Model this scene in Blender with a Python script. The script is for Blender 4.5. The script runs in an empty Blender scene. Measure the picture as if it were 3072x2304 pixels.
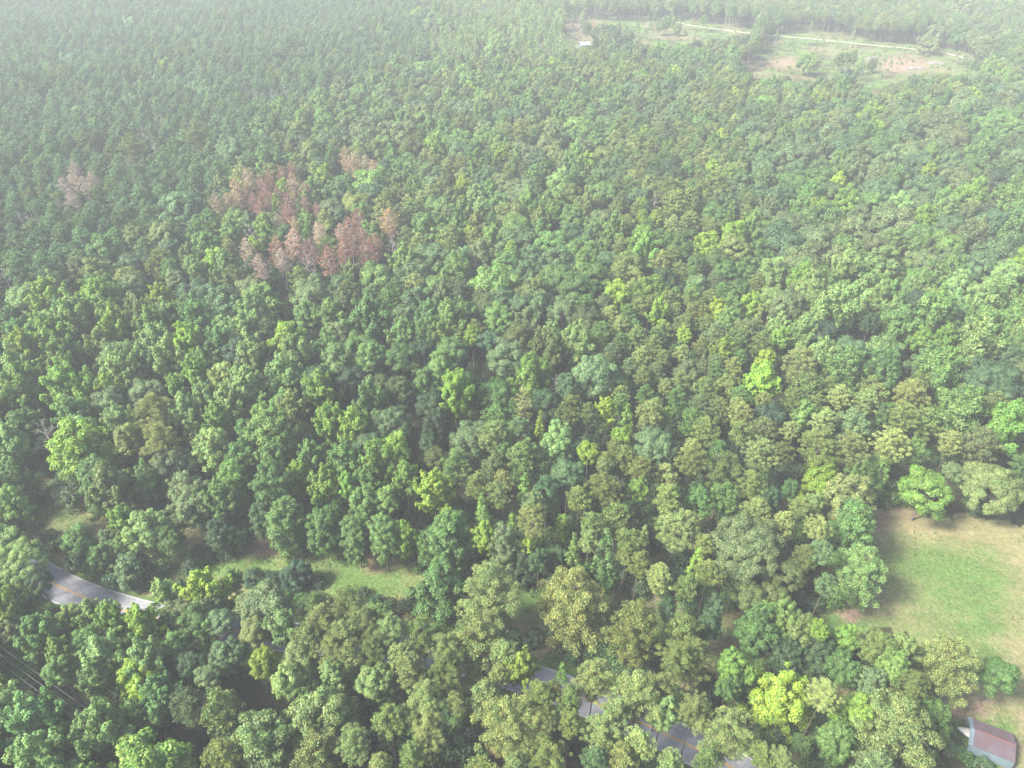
import bpy, math, random
import numpy as np
from mathutils import Vector
R = math.radians
sc = bpy.context.scene
col = sc.collection
# ------------------------------------------------------------------ camera, light, exposure
CAM_H, PITCH, FPX = 125.0, R(37.0), 2132.0
cd = bpy.data.cameras.new('camera'); cam = bpy.data.objects.new('camera', cd); col.objects.link(cam)
cam.location = (0, 0, CAM_H); cam.rotation_euler = (R(90) - PITCH, 0, 0)
cd.sensor_width = 36.0; cd.lens = 36.0 * FPX / 3072.0; cd.clip_start = 1.0; cd.clip_end = 6000
sc.camera = cam
SUN_EL, SUN_AZ = R(46), R(250)          # azimuth measured clockwise from +Y (north)
w = bpy.data.worlds.new('World'); sc.world = w; w.use_nodes = True
nt = w.node_tree; bg = nt.nodes['Background']
sky = nt.nodes.new('ShaderNodeTexSky'); sky.sky_type = 'NISHITA'; sky.sun_disc = False
sky.sun_elevation = SUN_EL; sky.sun_rotation = SUN_AZ; sky.air_density = 1.0; sky.dust_density = 3.0; sky.ozone_density = 1.0
nt.links.new(sky.outputs[0], bg.inputs[0]); bg.inputs[1].default_value = 0.14
sd = bpy.data.lights.new('sun', 'SUN'); sd.energy = 4.7; sd.angle = R(12); sd.color = (1.0, 0.95, 0.86)
sun = bpy.data.objects.new('sun', sd); col.objects.link(sun)
dv = Vector((math.sin(SUN_AZ) * math.cos(SUN_EL), math.cos(SUN_AZ) * math.cos(SUN_EL), math.sin(SUN_EL)))
sun.rotation_euler = dv.to_track_quat('Z', 'Y').to_euler(); sun.location = (0, 0, 300)
sc.view_settings.view_transform = 'Standard'; sc.view_settings.look = 'None'
sc.view_settings.exposure = 1.4; sc.view_settings.gamma = 1.0
sc.render.engine = 'CYCLES'
cy = sc.cycles
cy.use_light_tree = False; cy.use_denoising = True; cy.denoising_prefilter = 'NONE'; cy.max_bounces = 5; cy.diffuse_bounces = 2; cy.glossy_bounces = 1; cy.transmission_bounces = 3; cy.volume_bounces = 1
cy.transparent_max_bounces = 4; cy.use_adaptive_sampling = False
HAZE_DENSITY = 0.00038

# ------------------------------------------------------------------ helpers
rng = np.random.default_rng(11); random.seed(5)
SP, CP = math.sin(PITCH), math.cos(PITCH)
def project(x, y, z):
    """world -> pixel of the 3072 x 2304 photograph"""
    zz = z - CAM_H
    d = y * CP - zz * SP
    up = y * SP + zz * CP
    return 1536 + FPX * x / d, 1152 - FPX * up / d, d
def ray_at(px, py, z):
    a = (px - 1536) / FPX; b = (1152 - py) / FPX
    dx, dy, dz = a, CP + b * SP, -SP + b * CP
    t = (z - CAM_H) / dz
    return dx * t, dy * t, t            # t is the depth along the view axis
def tag(o, label=None, cat=None, group=None, kind=None):
    if label: o['label'] = label
    if cat: o['category'] = cat
    if group: o['group'] = group
    if kind: o['kind'] = kind
    return o
def mesh_from(name, V, F, mats, midx=None, smooth=False):
    me = bpy.data.meshes.new(name)
    V = np.asarray(V, np.float32)
    if isinstance(F, np.ndarray):
        n, k = F.shape
        me.vertices.add(len(V)); me.vertices.foreach_set('co', V.ravel())
        me.loops.add(n * k); me.loops.foreach_set('vertex_index', F.astype(np.int32).ravel())
        me.polygons.add(n); me.polygons.foreach_set('loop_start', np.arange(0, n * k, k, dtype=np.int32))
        me.update(calc_edges=True)
    else:
        me.from_pydata(V.tolist(), [], F); me.update()
    for m in mats: me.materials.append(m)
    if midx is not None: me.polygons.foreach_set('material_index', np.asarray(midx, np.int32))
    if smooth: me.polygons.foreach_set('use_smooth', np.ones(len(me.polygons), bool))
    return me
def link(name, me, parent=None, loc=None):
    o = bpy.data.objects.new(name, me); col.objects.link(o)
    if parent is not None: o.parent = parent
    if loc is not None: o.location = loc
    return o
def in_poly(px, py, poly):
    px = np.asarray(px, float); py = np.asarray(py, float); c = np.zeros(px.shape, bool)
    n = len(poly); j = n - 1
    for i in range(n):
        xi, yi = poly[i]; xj, yj = poly[j]
        c ^= ((yi > py) != (yj > py)) & (px < (xj - xi) * (py - yi) / (yj - yi + 1e-12) + xi)
        j = i
    return c
_tab = rng.random((256, 256)).astype(np.float32)
def vnoise(x, y, s):
    x = np.asarray(x, float) / s + 500.3; y = np.asarray(y, float) / s + 500.7
    i = np.floor(x).astype(int); j = np.floor(y).astype(int); fx = x - i; fy = y - j
    fx = fx * fx * (3 - 2 * fx); fy = fy * fy * (3 - 2 * fy)
    a = _tab[i % 256, j % 256]; b = _tab[(i + 1) % 256, j % 256]; c = _tab[i % 256, (j + 1) % 256]; d = _tab[(i + 1) % 256, (j + 1) % 256]
    return (a * (1 - fx) + b * fx) * (1 - fy) + (c * (1 - fx) + d * fx) * fy
def seg_dist(x, y, pts):
    x = np.asarray(x, float); y = np.asarray(y, float); best = np.full(x.shape, 1e9)
    for (ax, ay), (bx, by) in zip(pts[:-1], pts[1:]):
        vx, vy = bx - ax, by - ay; L = vx * vx + vy * vy + 1e-9
        t = np.clip(((x - ax) * vx + (y - ay) * vy) / L, 0, 1)
        best = np.minimum(best, np.hypot(x - ax - t * vx, y - ay - t * vy))
    return best
def smooth_line(pts, n=10):
    out = []
    P = [pts[0]] + list(pts) + [pts[-1]]
    for i in range(1, len(P) - 2):
        p0, p1, p2, p3 = P[i - 1], P[i], P[i + 1], P[i + 2]
        for k in range(n):
            t = k / n
            out.append(tuple(0.5 * ((2 * p1[a]) + (-p0[a] + p2[a]) * t + (2 * p0[a] - 5 * p1[a] + 4 * p2[a] - p3[a]) * t * t + (-p0[a] + 3 * p1[a] - 3 * p2[a] + p3[a]) * t ** 3) for a in (0, 1)))
    out.append(tuple(pts[-1]))
    return out

# ------------------------------------------------------------------ materials
def new_mat(name):
    m = bpy.data.materials.new(name); m.use_nodes = True
    n = m.node_tree.nodes; l = m.node_tree.links
    for q in list(n): n.remove(q)
    return m, n, l, n.new('ShaderNodeOutputMaterial')
def leaf_mat(name, trans=0.22, jitter=0.5, patch=0.35):
    m, n, l, out = new_mat(name)
    at = n.new('ShaderNodeAttribute'); at.attribute_type = 'INSTANCER'; at.attribute_name = 'tint'
    geo = n.new('ShaderNodeNewGeometry'); tc = n.new('ShaderNodeTexCoord')
    mr = n.new('ShaderNodeMapRange'); mr.inputs['To Min'].default_value = 1 - jitter * .6; mr.inputs['To Max'].default_value = 1 + jitter
    l.new(geo.outputs['Random Per Island'], mr.inputs[0])
    ns = n.new('ShaderNodeTexNoise'); ns.inputs['Scale'].default_value = 0.42; ns.inputs['Detail'].default_value = 2
    l.new(tc.outputs['Object'], ns.inputs['Vector'])
    m2 = n.new('ShaderNodeMapRange'); m2.inputs[1].default_value = .3; m2.inputs[2].default_value = .7
    m2.inputs['To Min'].default_value = 1 - patch; m2.inputs['To Max'].default_value = 1 + patch
    l.new(ns.outputs[0], m2.inputs[0])
    mu = n.new('ShaderNodeMath'); mu.operation = 'MULTIPLY'; l.new(mr.outputs[0], mu.inputs[0]); l.new(m2.outputs[0], mu.inputs[1])
    vm = n.new('ShaderNodeVectorMath'); vm.operation = 'SCALE'; l.new(at.outputs['Vector'], vm.inputs[0]); l.new(mu.outputs[0], vm.inputs['Scale'])
    nh = n.new('ShaderNodeTexNoise'); nh.inputs['Scale'].default_value = .9; nh.inputs['Detail'].default_value = 3; l.new(tc.outputs['Object'], nh.inputs['Vector'])
    mh = n.new('ShaderNodeMapRange'); mh.inputs[1].default_value = .38; mh.inputs[2].default_value = .62; l.new(nh.outputs[0], mh.inputs[0])
    mc = n.new('ShaderNodeMix'); mc.data_type = 'RGBA'; mc.inputs[6].default_value = (.74, .9, .85, 1); mc.inputs[7].default_value = (1.14, 1.06, 1.0, 1); l.new(mh.outputs[0], mc.inputs[0])
    vh = n.new('ShaderNodeVectorMath'); vh.operation = 'MULTIPLY'; l.new(vm.outputs[0], vh.inputs[0]); l.new(mc.outputs[2], vh.inputs[1]); vm = vh
    d = n.new('ShaderNodeBsdfDiffuse'); t = n.new('ShaderNodeBsdfTranslucent'); g = n.new('ShaderNodeBsdfGlossy')
    g.inputs['Roughness'].default_value = .55; g.inputs['Color'].default_value = (1, 1, 1, 1)
    l.new(vm.outputs[0], d.inputs[0]); l.new(vm.outputs[0], t.inputs[0])
    mx = n.new('ShaderNodeMixShader'); mx.inputs[0].default_value = trans; l.new(d.outputs[0], mx.inputs[1]); l.new(t.outputs[0], mx.inputs[2])
    m3 = n.new('ShaderNodeMixShader'); m3.inputs[0].default_value = .025; l.new(mx.outputs[0], m3.inputs[1]); l.new(g.outputs[0], m3.inputs[2])
    l.new(m3.outputs[0], out.inputs[0])
    return m
def noisy_mat(name, stops, scale, rough=.9, detail=5, bump=0.3, coord='Object', spec=.2, stretch=(1, 1, 1), metal=0):
    m, n, l, out = new_mat(name)
    tc = n.new('ShaderNodeTexCoord'); mp = n.new('ShaderNodeMapping'); mp.inputs['Scale'].default_value = stretch
    ns = n.new('ShaderNodeTexNoise'); ns.inputs['Scale'].default_value = scale; ns.inputs['Detail'].default_value = detail; ns.inputs['Roughness'].default_value = .65
    cr = n.new('ShaderNodeValToRGB'); b = n.new('ShaderNodeBsdfPrincipled')
    l.new(tc.outputs[coord], mp.inputs[0]); l.new(mp.outputs[0], ns.inputs['Vector']); l.new(ns.outputs[0], cr.inputs[0])
    e = cr.color_ramp.elements
    e[0].position, e[0].color = stops[0][0], (*stops[0][1], 1); e[1].position, e[1].color = stops[-1][0], (*stops[-1][1], 1)
    for p, c in stops[1:-1]:
        q = e.new(p); q.color = (*c, 1)
    l.new(cr.outputs[0], b.inputs['Base Color']); b.inputs['Roughness'].default_value = rough; b.inputs['Specular IOR Level'].default_value = spec
    b.inputs['Metallic'].default_value = metal
    if bump:
        bp = n.new('ShaderNodeBump'); bp.inputs['Strength'].default_value = bump; l.new(ns.outputs[0], bp.inputs['Height']); l.new(bp.outputs[0], b.inputs['Normal'])
    l.new(b.outputs[0], out.inputs[0])
    return m
M_LEAF = leaf_mat('broadleaf_foliage', .25, .55, .28)
M_NEEDLE = leaf_mat('pine_needles', .12, .6, .25)
M_DEADLEAF = leaf_mat('dead_needles', .1, .5, .3)
M_BARK = noisy_mat('bark', [(.3, (.07, .055, .045)), (.7, (.2, .17, .145))], 3, bump=.4, stretch=(4, 4, .6))
M_PALEBARK = noisy_mat('weathered_wood', [(.3, (.22, .19, .18)), (.7, (.46, .42, .4))], 3, bump=.4, stretch=(4, 4, .6))

# ------------------------------------------------------------------ geometry makers for trees
def norm(v): return v / (np.linalg.norm(v, axis=-1, keepdims=True) + 1e-9)
def lobe_leaves(r, C, Rd, dens, a, b, up=.3, jit=.38, low=-.45, axis=None):
    """leaf-sized rhombi on the shells of many clumps. C (n,3), Rd (n,3)"""
    cnt = np.maximum(6, (dens * Rd[:, 0] * Rd[:, 2]).astype(int)); idx = np.repeat(np.arange(len(C)), cnt); N = len(idx)
    d = norm(r.normal(size=(N, 3)))
    bad = d[:, 2] < low; d[bad, 2] *= -1
    rad = r.uniform(.62, 1.08, N)[:, None]
    P = C[idx] + Rd[idx] * d * rad
    cen = np.array([0, 0, C[:, 2].mean() - 2.0]) if axis is None else axis
    outw = norm(P - cen)
    nrm = norm(d * .8 + outw * .35 + np.array([0, 0, up]) + r.normal(size=(N, 3)) * jit)
    t = norm(np.cross(nrm, r.normal(size=(N, 3)))); q = np.cross(nrm, t)
    s = r.uniform(.65, 1.4, N)[:, None]
    bend = nrm * (a * .25) * s
    V = np.stack([P - t * a * s - bend, P + q * b * s, P + t * a * s - bend, P - q * b * s], 1).reshape(-1, 3)
    return V, np.arange(N * 4).reshape(-1, 4)
def tuft_leaves(r, C, Rd, dens, a, b, low=-.35):
    """needle sprays: blades standing out of the clump's shell"""
    cnt = np.maximum(6, (dens * Rd[:, 0] ** 2).astype(int)); idx = np.repeat(np.arange(len(C)), cnt); N = len(idx)
    d = norm(r.normal(size=(N, 3))); bad = d[:, 2] < low; d[bad, 2] *= -1
    P = C[idx] + Rd[idx] * d * r.uniform(.55, .95, N)[:, None]
    g_ = norm(np.cross(d, r.normal(size=(N, 3))))
    t = norm(g_ * .8 + d * .45 + np.array([0, 0, .25])); q = norm(np.cross(t, d + r.normal(size=(N, 3)) * .35)); s = r.uniform(.7, 1.3, N)[:, None]
    V = np.stack([P - t * a * .35 * s, P + q * b * s + t * a * .2 * s, P + t * a * s, P - q * b * s + t * a * .2 * s], 1).reshape(-1, 3)
    return V, np.arange(N * 4).reshape(-1, 4)
def tubes(paths, sides=6):
    """paths: list of (points, radii) -> quads"""
    Vs, Fs = [], []; off = 0
    for pts, rad in paths:
        pts = np.asarray(pts, float); k = len(pts)
        ang = np.linspace(0, 2 * np.pi, sides, endpoint=False)
        for i in range(k):
            t = pts[min(i + 1, k - 1)] - pts[max(i - 1, 0)]; t = t / (np.linalg.norm(t) + 1e-9)
            h = np.array([1, 0, 0]) if abs(t[0]) < .8 else np.array([0, 1, 0])
            u = np.cross(t, h); u /= np.linalg.norm(u); v = np.cross(t, u)
            Vs.append(pts[i] + rad[i] * (np.cos(ang)[:, None] * u + np.sin(ang)[:, None] * v))
        for i in range(k - 1):
            for s in range(sides):
                s2 = (s + 1) % sides
                Fs.append((off + i * sides + s, off + i * sides + s2, off + (i + 1) * sides + s2, off + (i + 1) * sides + s))
        off += k * sides
    return np.concatenate(Vs), np.array(Fs)
def trunk_path(r, H, r0, lean=.02, k=6, top=.03):
    z = np.linspace(-.3, H, k); wob = np.cumsum(r.normal(0, lean * H / k, (k, 2)), 0); wob[0] = 0
    return np.column_stack([wob, z]), np.linspace(r0, top, k) ** 1.0
def limb(r, p0, p1, r0, r1=.03, sag=.0, k=4):
    t = np.linspace(0, 1, k)[:, None]; p0 = np.asarray(p0, float); p1 = np.asarray(p1, float)
    pts = p0 + (p1 - p0) * t; L = np.linalg.norm(p1 - p0)
    pts[1:-1] += r.normal(0, .05 * L, (k - 2, 3)); pts[:, 2] += (np.sin(t[:, 0] * np.pi)) * sag * L
    return pts, np.linspace(r0, r1, k)

def make_oak(seed, Rr=5.0, z0=7.0, z1=17.5, boughs=22, flat=.75, lr=(.85, 1.35)):
    r = np.random.default_rng(seed); cz = z0 + (z1 - z0) * .45; hh = z1 - cz; C = []; RR = []; paths = []
    tp = trunk_path(r, cz, .33, .02); paths.append(tp)
    sx = r.uniform(.88, 1.12); ph = r.uniform(0, 6.28, 4); ga = 2.39996
    for i in range(boughs):
        zz = 1 - (i + .5) / boughs * 1.35                     # from the top to below the middle
        th = i * ga + r.normal(0, .25); rr = math.sqrt(max(0, 1 - zz * zz))
        lump = 1 + .13 * math.sin(2 * th + ph[0]) + .1 * math.sin(3 * th + ph[1]) + r.normal(0, .09)
        c = np.array([rr * math.cos(th) * Rr * sx * lump, rr * math.sin(th) * Rr / sx * lump, cz + zz * (hh if zz > 0 else (cz - z0)) * lump])
        c[:2] *= .80; c[2] = cz + (c[2] - cz) * .84
        paths.append(limb(r, [0, 0, cz * r.uniform(.55, .95)], c, .12, .04, .06))
        outd = norm(c - np.array([0, 0, cz - 1]))
        m = r.integers(5, 8)
        for k in range(m):
            q = norm(r.normal(size=3) + outd * .9)
            C.append(c + q * r.uniform(.75, 1.45) * Rr / 5); s = r.uniform(*lr) * Rr / 5; RR.append([s, s, s * flat])
    for k in range(int(boughs * .9)):
        a_ = k * 2.4; q = .62 * Rr * math.sqrt((k + .5) / (boughs * .9)); s = r.uniform(*lr) * Rr / 5
        C.append(np.array([q * math.cos(a_), q * math.sin(a_), cz + hh * (.80 - .35 * (q / Rr) ** 2) + r.normal(0, .35)])); RR.append([s, s, s * flat])
    C = np.array(C); RR = np.array(RR)
    return lobe_leaves(r, C, RR, 190, .17, .115), tubes(paths[1:]), tubes(paths[:1])
def make_gum(seed, Rr=4.0, z0=8.2, z1=18.0, lv=9):
    r = np.random.default_rng(seed); C = []; RR = []; paths = [trunk_path(r, z1 - 1, .25, .015)]; ph = r.uniform(0, 6.28)
    pk = r.uniform(.28, .42)
    for i in range(lv):
        t = (i + .3) / lv; z = z0 + (z1 - z0) * t
        prof = math.sin(min(1, (t + .18) / (pk + .18)) * math.pi / 2) if t < pk else math.cos((t - pk) / (1 - pk) * math.pi / 2 * .93) ** .75
        n = max(1, int(round(7.5 * prof)))
        for k in range(n):
            th = k / n * 6.283 + i * 1.7 + r.normal(0, .25); rr = Rr * prof * (1 + .16 * math.sin(2 * th + ph) + r.normal(0, .12)) * .82
            c = np.array([rr * math.cos(th), rr * math.sin(th), z + r.normal(0, .35)])
            if k % 2 == 0: paths.append(limb(r, [0, 0, z - 1.2], c, .07, .03, .03))
            for q in range(r.integers(2, 5)):
                s = r.uniform(.55, 1.0); C.append(c + r.normal(0, .55, 3) * [1, 1, .8]); RR.append([s, s, s * .85])
            if rr > 2: C.append(c * [.55, .55, 1]); RR.append([1, 1, .8])
    C.append([0, 0, z1 - .6]); RR.append([.6, .6, .9])
    return lobe_leaves(r, np.array(C), np.array(RR), 200, .165, .1, low=-.6), tubes(paths[1:]), tubes(paths[:1])
def make_poplar(seed, Rr=6.3, z0=9.0, z1=20.5, nb=17):
    r = np.random.default_rng(seed); C = []; RR = []; paths = [trunk_path(r, z1 - 3, .28, .02)]
    for i in range(nb):
        t = i / (nb - 1); th = i * 2.4 + r.normal(0, .4); zb = z0 + (z1 - z0) * (.05 + .6 * t)
        prof = (1 - t) ** .45 * r.uniform(.72, 1.12); out = Rr * prof * .86
        ztip = min(z1, zb + (z1 - z0) * r.uniform(.24, .38)); tip = np.array([out * math.cos(th), out * math.sin(th), ztip]) if t < .96 else np.array([0, 0, z1])
        base = np.array([0, 0, zb - 1.5]); paths.append(limb(r, base, tip, .1, .03, -.05))
        m = 10
        for k in range(m):
            u = (k + 1.5) / (m + .5); p = base + (tip - base) * u; p[:2] *= (1 + .12 * (1 - u))
            for q in range(2):
                s = r.uniform(.42, .85) * (1.15 - .45 * u); C.append(p + r.normal(0, .6, 3) * (1.15 - .6 * u)); RR.append([s, s, s * r.uniform(1.0, 1.7)])
        # hanging side sprays
        for k in range(3):
            u = r.uniform(.4, .85); p = base + (tip - base) * u; q = norm(r.normal(size=3)) * [1, 1, .3] * r.uniform(.8, 1.5)
            s = r.uniform(.5, .8); C.append(p + q); RR.append([s, s, s])
    return lobe_leaves(r, np.array(C), np.array(RR), 185, .19, .1, up=.25, jit=.45, low=-.8), tubes(paths[1:]), tubes(paths[:1])
def make_pine(seed, Rr=3.9, z0=11.8, z1=20.5, wh=9, dens=165, lo=(.5, .82), gap=.0, a=.30, b=.075, col_top=False):
    r = np.random.default_rng(seed); C = []; RR = []; paths = [trunk_path(r, z1 - .6, .23, .008)]; ph = r.uniform(0, 6.28)
    for i in range(wh):
        t = i / (wh - 1); z = z0 + (z1 - 1.0 - z0) * t; prof = (math.sin(min(1, (t + .25) / .55) * math.pi / 2)) * (1 - max(0, (t - .3) / .7) ** 2.0 * .85)
        n = r.integers(4, 7) if t < .9 else 3
        for k in range(n):
            if r.random() < gap: continue
            th = k / n * 6.283 + i * 2.1 + r.normal(0, .3); L = Rr * prof * r.uniform(.7, 1.12) * (1 + .12 * math.sin(2 * th + ph))
            tip = np.array([L * math.cos(th), L * math.sin(th), z + .25 * L + r.normal(0, .2)]); base = np.array([0, 0, z - .3])
            paths.append(limb(r, base, tip, .06, .02, -.04))
            m = max(1, int(L / .75))
            for q in range(m):
                u = 1 - q * .3 - .1 if m > 1 else .8
                if u < .25: break
                side = np.array([-math.sin(th), math.cos(th), 0]) * r.normal(0, .42) * L / 2.5
                s = r.uniform(*lo); C.append(base + (tip - base) * u + side + [0, 0, r.uniform(.0, .25)]); RR.append([s, s, s * .62])
                if r.random() < .6: C.append(base + (tip - base) * u - side * 1.2 + [0, 0, r.uniform(-.1, .2)]); RR.append([s * .8, s * .8, s * .5])
    for k in range(3): C.append([r.normal(0, .25), r.normal(0, .25), z1 - .35 - k * .5]); RR.append([.45 + k * .12, .45 + k * .12, .5])
    return tuft_leaves(r, np.array(C), np.array(RR), dens, a, b), tubes(paths[1:], 5), tubes(paths[:1], 7)
def make_spire(seed, Rr=2.0, z0=6.0, z1=15.5):
    r = np.random.default_rng(seed); C = []; RR = []; paths = [trunk_path(r, z1 - .5, .14, .01)]; lv = 11
    for i in range(lv):
        t = i / (lv - 1); z = z0 + (z1 - z0) * t; prof = (1 - t) ** .7 * min(1, .6 + t * 3); n = max(1, int(6 * prof))
        for k in range(n):
            th = k / n * 6.283 + i * 2.1 + r.normal(0, .2); rr = Rr * prof * r.uniform(.55, 1.0)
            s = r.uniform(.45, .75); c = [rr * math.cos(th), rr * math.sin(th), z + rr * .25]; paths += [limb(r, [0, 0, z - .3], c, .03, .01)] if k == 0 else []; C.append(c); RR.append([s, s, s * .9])
    return lobe_leaves(r, np.array(C), np.array(RR), 130, .19, .1, low=-.6), tubes(paths[1:], 5), tubes(paths[:1], 7)
def make_slim(seed, Rr=2.0, z0=10.0, z1=18.0):
    r = np.random.default_rng(seed); C = []; RR = []; paths = [trunk_path(r, z1 - 1, .2, .02)]
    for i in range(9):
        th = i * 2.4; z = z0 + (z1 - z0) * (i / 9) ** .8; rr = Rr * r.uniform(.4, 1.0) * (1 - .6 * i / 9)
        c = np.array([rr * math.cos(th), rr * math.sin(th), z + 1.0]); paths.append(limb(r, [0, 0, z - 1], c, .06, .02))
        for k in range(3): s = r.uniform(.45, .8); C.append(c + r.normal(0, .45, 3)); RR.append([s, s, s])
    return lobe_leaves(r, np.array(C), np.array(RR), 90, .22, .12, low=-.8), tubes(paths[1:], 5), tubes(paths[:1], 7)
def bare_branches(r, p, d, L, rad, depth, out):
    q = p + d * L; out.append(limb(r, p, q, rad, rad * .5, 0, 3))
    if depth == 0: return
    for k in range(r.integers(3, 5)):
        nd = norm(d * .75 + r.normal(size=3) * .55 + np.array([0, 0, .12])); s = r.uniform(.35, 1)
        bare_branches(r, p + d * L * s, nd, L * r.uniform(.5, .72), rad * .5, depth - 1, out)
def make_bare(seed, H=17.0, fine=3):
    r = np.random.default_rng(seed); tr = trunk_path(r, H, .3, .02); paths = []
    for i in range(13):
        t = i / 13; z = H * (.38 + .6 * t); th = i * 2.4; el = .3 + .7 * t
        d = norm(np.array([math.cos(th), math.sin(th), el])); bare_branches(r, np.array([0, 0, z]), d, 2.6 * (1.15 - .7 * t), .11 * (1.2 - .8 * t), fine - 1, paths)
    return tubes(paths, 4), None, tubes([tr])
def make_bush(seed, Rr=2.0, h=3.6):
    r = np.random.default_rng(seed); C = []; RR = []; paths = []
    for i in range(22):
        th = r.uniform(0, 6.28); u = math.sqrt(r.random()); z = (1 - u * u * .85) * h * r.uniform(.35, .92); s = r.uniform(.45, .85)
        c = [u * Rr * .8 * math.cos(th), u * Rr * .8 * math.sin(th), max(.3, z)]; C.append(c); RR.append([s, s, s * .9])
        if i % 4 == 0: paths.append(limb(r, [0, 0, -.1], c, .05, .02))
    return lobe_leaves(r, np.array(C), np.array(RR), 210, .12, .075, low=-.8), tubes(paths[1:], 4), tubes(paths[:1], 5)
def make_cedar(seed, Rr=1.6, h=6.5):
    r = np.random.default_rng(seed); C = []; RR = []
    for i in range(46):
        t = i / 46; rr = Rr * (1 - t) ** .75 * r.uniform(.5, 1); th = i * 2.4; s = r.uniform(.4, .65)
        C.append([rr * math.cos(th), rr * math.sin(th), .5 + t * (h - .9)]); RR.append([s, s, s * 1.2])
    return tuft_leaves(r, np.array(C), np.array(RR), 150, .3, .07), tubes([limb(r, [0, 0, .3], [.5, .3, 1.2], .04)], 4), tubes([trunk_path(r, h - .5, .12, .01)], 4)

# kind: maker variants, real height, leaf and bark material
KINDS = {}
def register(key, items, H, lm, bm=M_BARK):
    D = KINDS[key] = dict(H=H, crown=[], trunk=[], joined=[], bare=key == 'bare')
    dia, cen = [], []
    for lv, lb, tr in items:
        q = np.hypot(lv[0][:, 0], lv[0][:, 1]); dia.append(2 * np.percentile(q, 93)); cen.append((np.percentile(lv[0][:, 2], 99) + np.percentile(lv[0][:, 2], 12)) / 2)
        if lb is not None:
            V = np.concatenate([lv[0], lb[0]]); F = np.concatenate([lv[1], lb[1] + len(lv[0])]); mi = np.concatenate([np.zeros(len(lv[1])), np.ones(len(lb[1]))])
        else: V, F, mi = lv[0], lv[1], np.zeros(len(lv[1]))
        D['crown'].append(mesh_from(key + '_crown', V, F, [lm, bm], mi))
        D['trunk'].append(mesh_from(key + '_trunk', tr[0], tr[1], [bm], smooth=True))
        T = tr[0].copy(); T[T[:, 2] < .1, 2] = -14.0 if H > 10 else -.3
        V2 = np.concatenate([V, T]); F2 = np.concatenate([F, tr[1] + len(V)])
        D['joined'].append(mesh_from(key + '_whole', V2, F2, [lm, bm], np.concatenate([mi, np.ones(len(tr[1]))])))
    D['dia'] = float(np.mean(dia)); D['cen'] = float(np.mean(cen)); D['nv'] = len(items)
register('oak', [make_oak(s) for s in (1, 2, 3, 4, 5)], 17.5, M_LEAF)
register('bigoak', [make_oak(s, 8.0, 7.5, 19.0, 36, .8, (.62, .95)) for s in (6, 7)], 19.0, M_LEAF)
register('gum', [make_gum(s) for s in (11, 12, 13, 14, 15)], 18, M_LEAF)
register('edgegum', [make_gum(s, 4.0, 2.2, 18.5, 13) for s in (16, 17, 18)], 18.5, M_LEAF)
register('edgepine', [make_pine(s, 5.0, 4.5, 18.0, 13, 300, (.6, .95), 0, .19, .056) for s in (45, 46)], 18.0, M_NEEDLE)
register('poplar', [make_poplar(s) for s in (21, 22, 23, 24, 25)], 20.5, M_LEAF)
register('pine', [make_pine(s) for s in (31, 32, 33, 34, 35, 36)], 20.5, M_NEEDLE)
register('bigpine', [make_pine(s, 5.4, 9.5, 21.5, 11, 300, (.6, .95), 0, .19, .056) for s in (41, 42, 43)], 21.5, M_NEEDLE)
register('thinpine', [make_pine(s, 2.7, 10.5, 21.0, 9, 60, (.4, .6), .1) for s in (44,)], 21, M_NEEDLE)
register('spire', [make_spire(s) for s in (51, 52, 53)], 15.5, M_LEAF)
register('slim', [make_slim(s) for s in (54, 55, 56)], 18, M_LEAF, M_PALEBARK)
register('deadpine', [make_pine(s, 3.2, 10.5, 19.5, 9, 70, (.42, .7), .05, .36, .06) for s in (61, 62, 63)], 19.5, M_DEADLEAF, M_PALEBARK)
register('bare', [make_bare(s) for s in (71, 72, 73)], 18, M_PALEBARK, M_PALEBARK)
register('bush', [make_bush(s) for s in (81, 82, 83)], 3.8, M_LEAF)
register('cedar', [make_cedar(s) for s in (85, 86)], 6.8, M_NEEDLE)
for k in KINDS: print(k, round(KINDS[k]['dia'], 2), round(KINDS[k]['cen'], 2), len(KINDS[k]['crown'][0].polygons))

# ------------------------------------------------------------------ the lie of the land (pixels of the 3072 x 2304 photo laid on the ground)
def ground(pts): return [ray_at(x, y, 0)[:2] for x, y in pts]
ROAD = smooth_line(ground([(-420, 1560), (-180, 1610), (-40, 1652), (80, 1706), (205, 1772), (330, 1818), (470, 1855), (700, 1892), (1000, 1925), (1320, 1965), (1487, 2006), (1690, 2072), (1903, 2160), (2060, 2232), (2200, 2305), (2420, 2440), (2700, 2640)]))
STRIP = smooth_line(ground([(-420, 1180), (-120, 1340), (70, 1460), (200, 1545), (340, 1602), (480, 1655), (640, 1695), (900, 1712), (1060, 1735), (1250, 1755), (1580, 1815), (1850, 1850), (2160, 1940), (2330, 2040), (2470, 2150)]))
S2 = 3072 / 2212.0
def P2(*p): return [(x * S2, y * S2) for x, y in p]
FIELD = P2((1862, 1090), (1960, 1095), (2060, 1120), (2500, 1130), (2700, 1700), (2150, 1800), (2090, 1560), (2040, 1500), (1960, 1360), (1790, 1390), (1780, 1310), (1850, 1290), (1880, 1240), (1870, 1160))
FARC = [(2048 + x * .4629, y * .4629) for x, y in [(300, 470), (380, 400), (520, 330), (520, 170), (900, 150), (1250, 215), (1700, 250), (1860, 300), (1950, 400), (2060, 480), (1800, 515), (1480, 520), (1380, 600), (1220, 620), (1050, 520), (760, 540), (560, 520), (400, 500)]]
FARB = [(1024 + x * .4629, y * .4629) for x, y in [(1440, 290), (1430, 100), (1560, 75), (1900, 90), (2250, 80), (2700, 140), (2700, 230), (2500, 270), (2250, 290), (1980, 310), (1860, 300), (1600, 330)]]
LEFTO = [(-100, 530), (20, 540), (24, 620), (-100, 660)]
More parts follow.
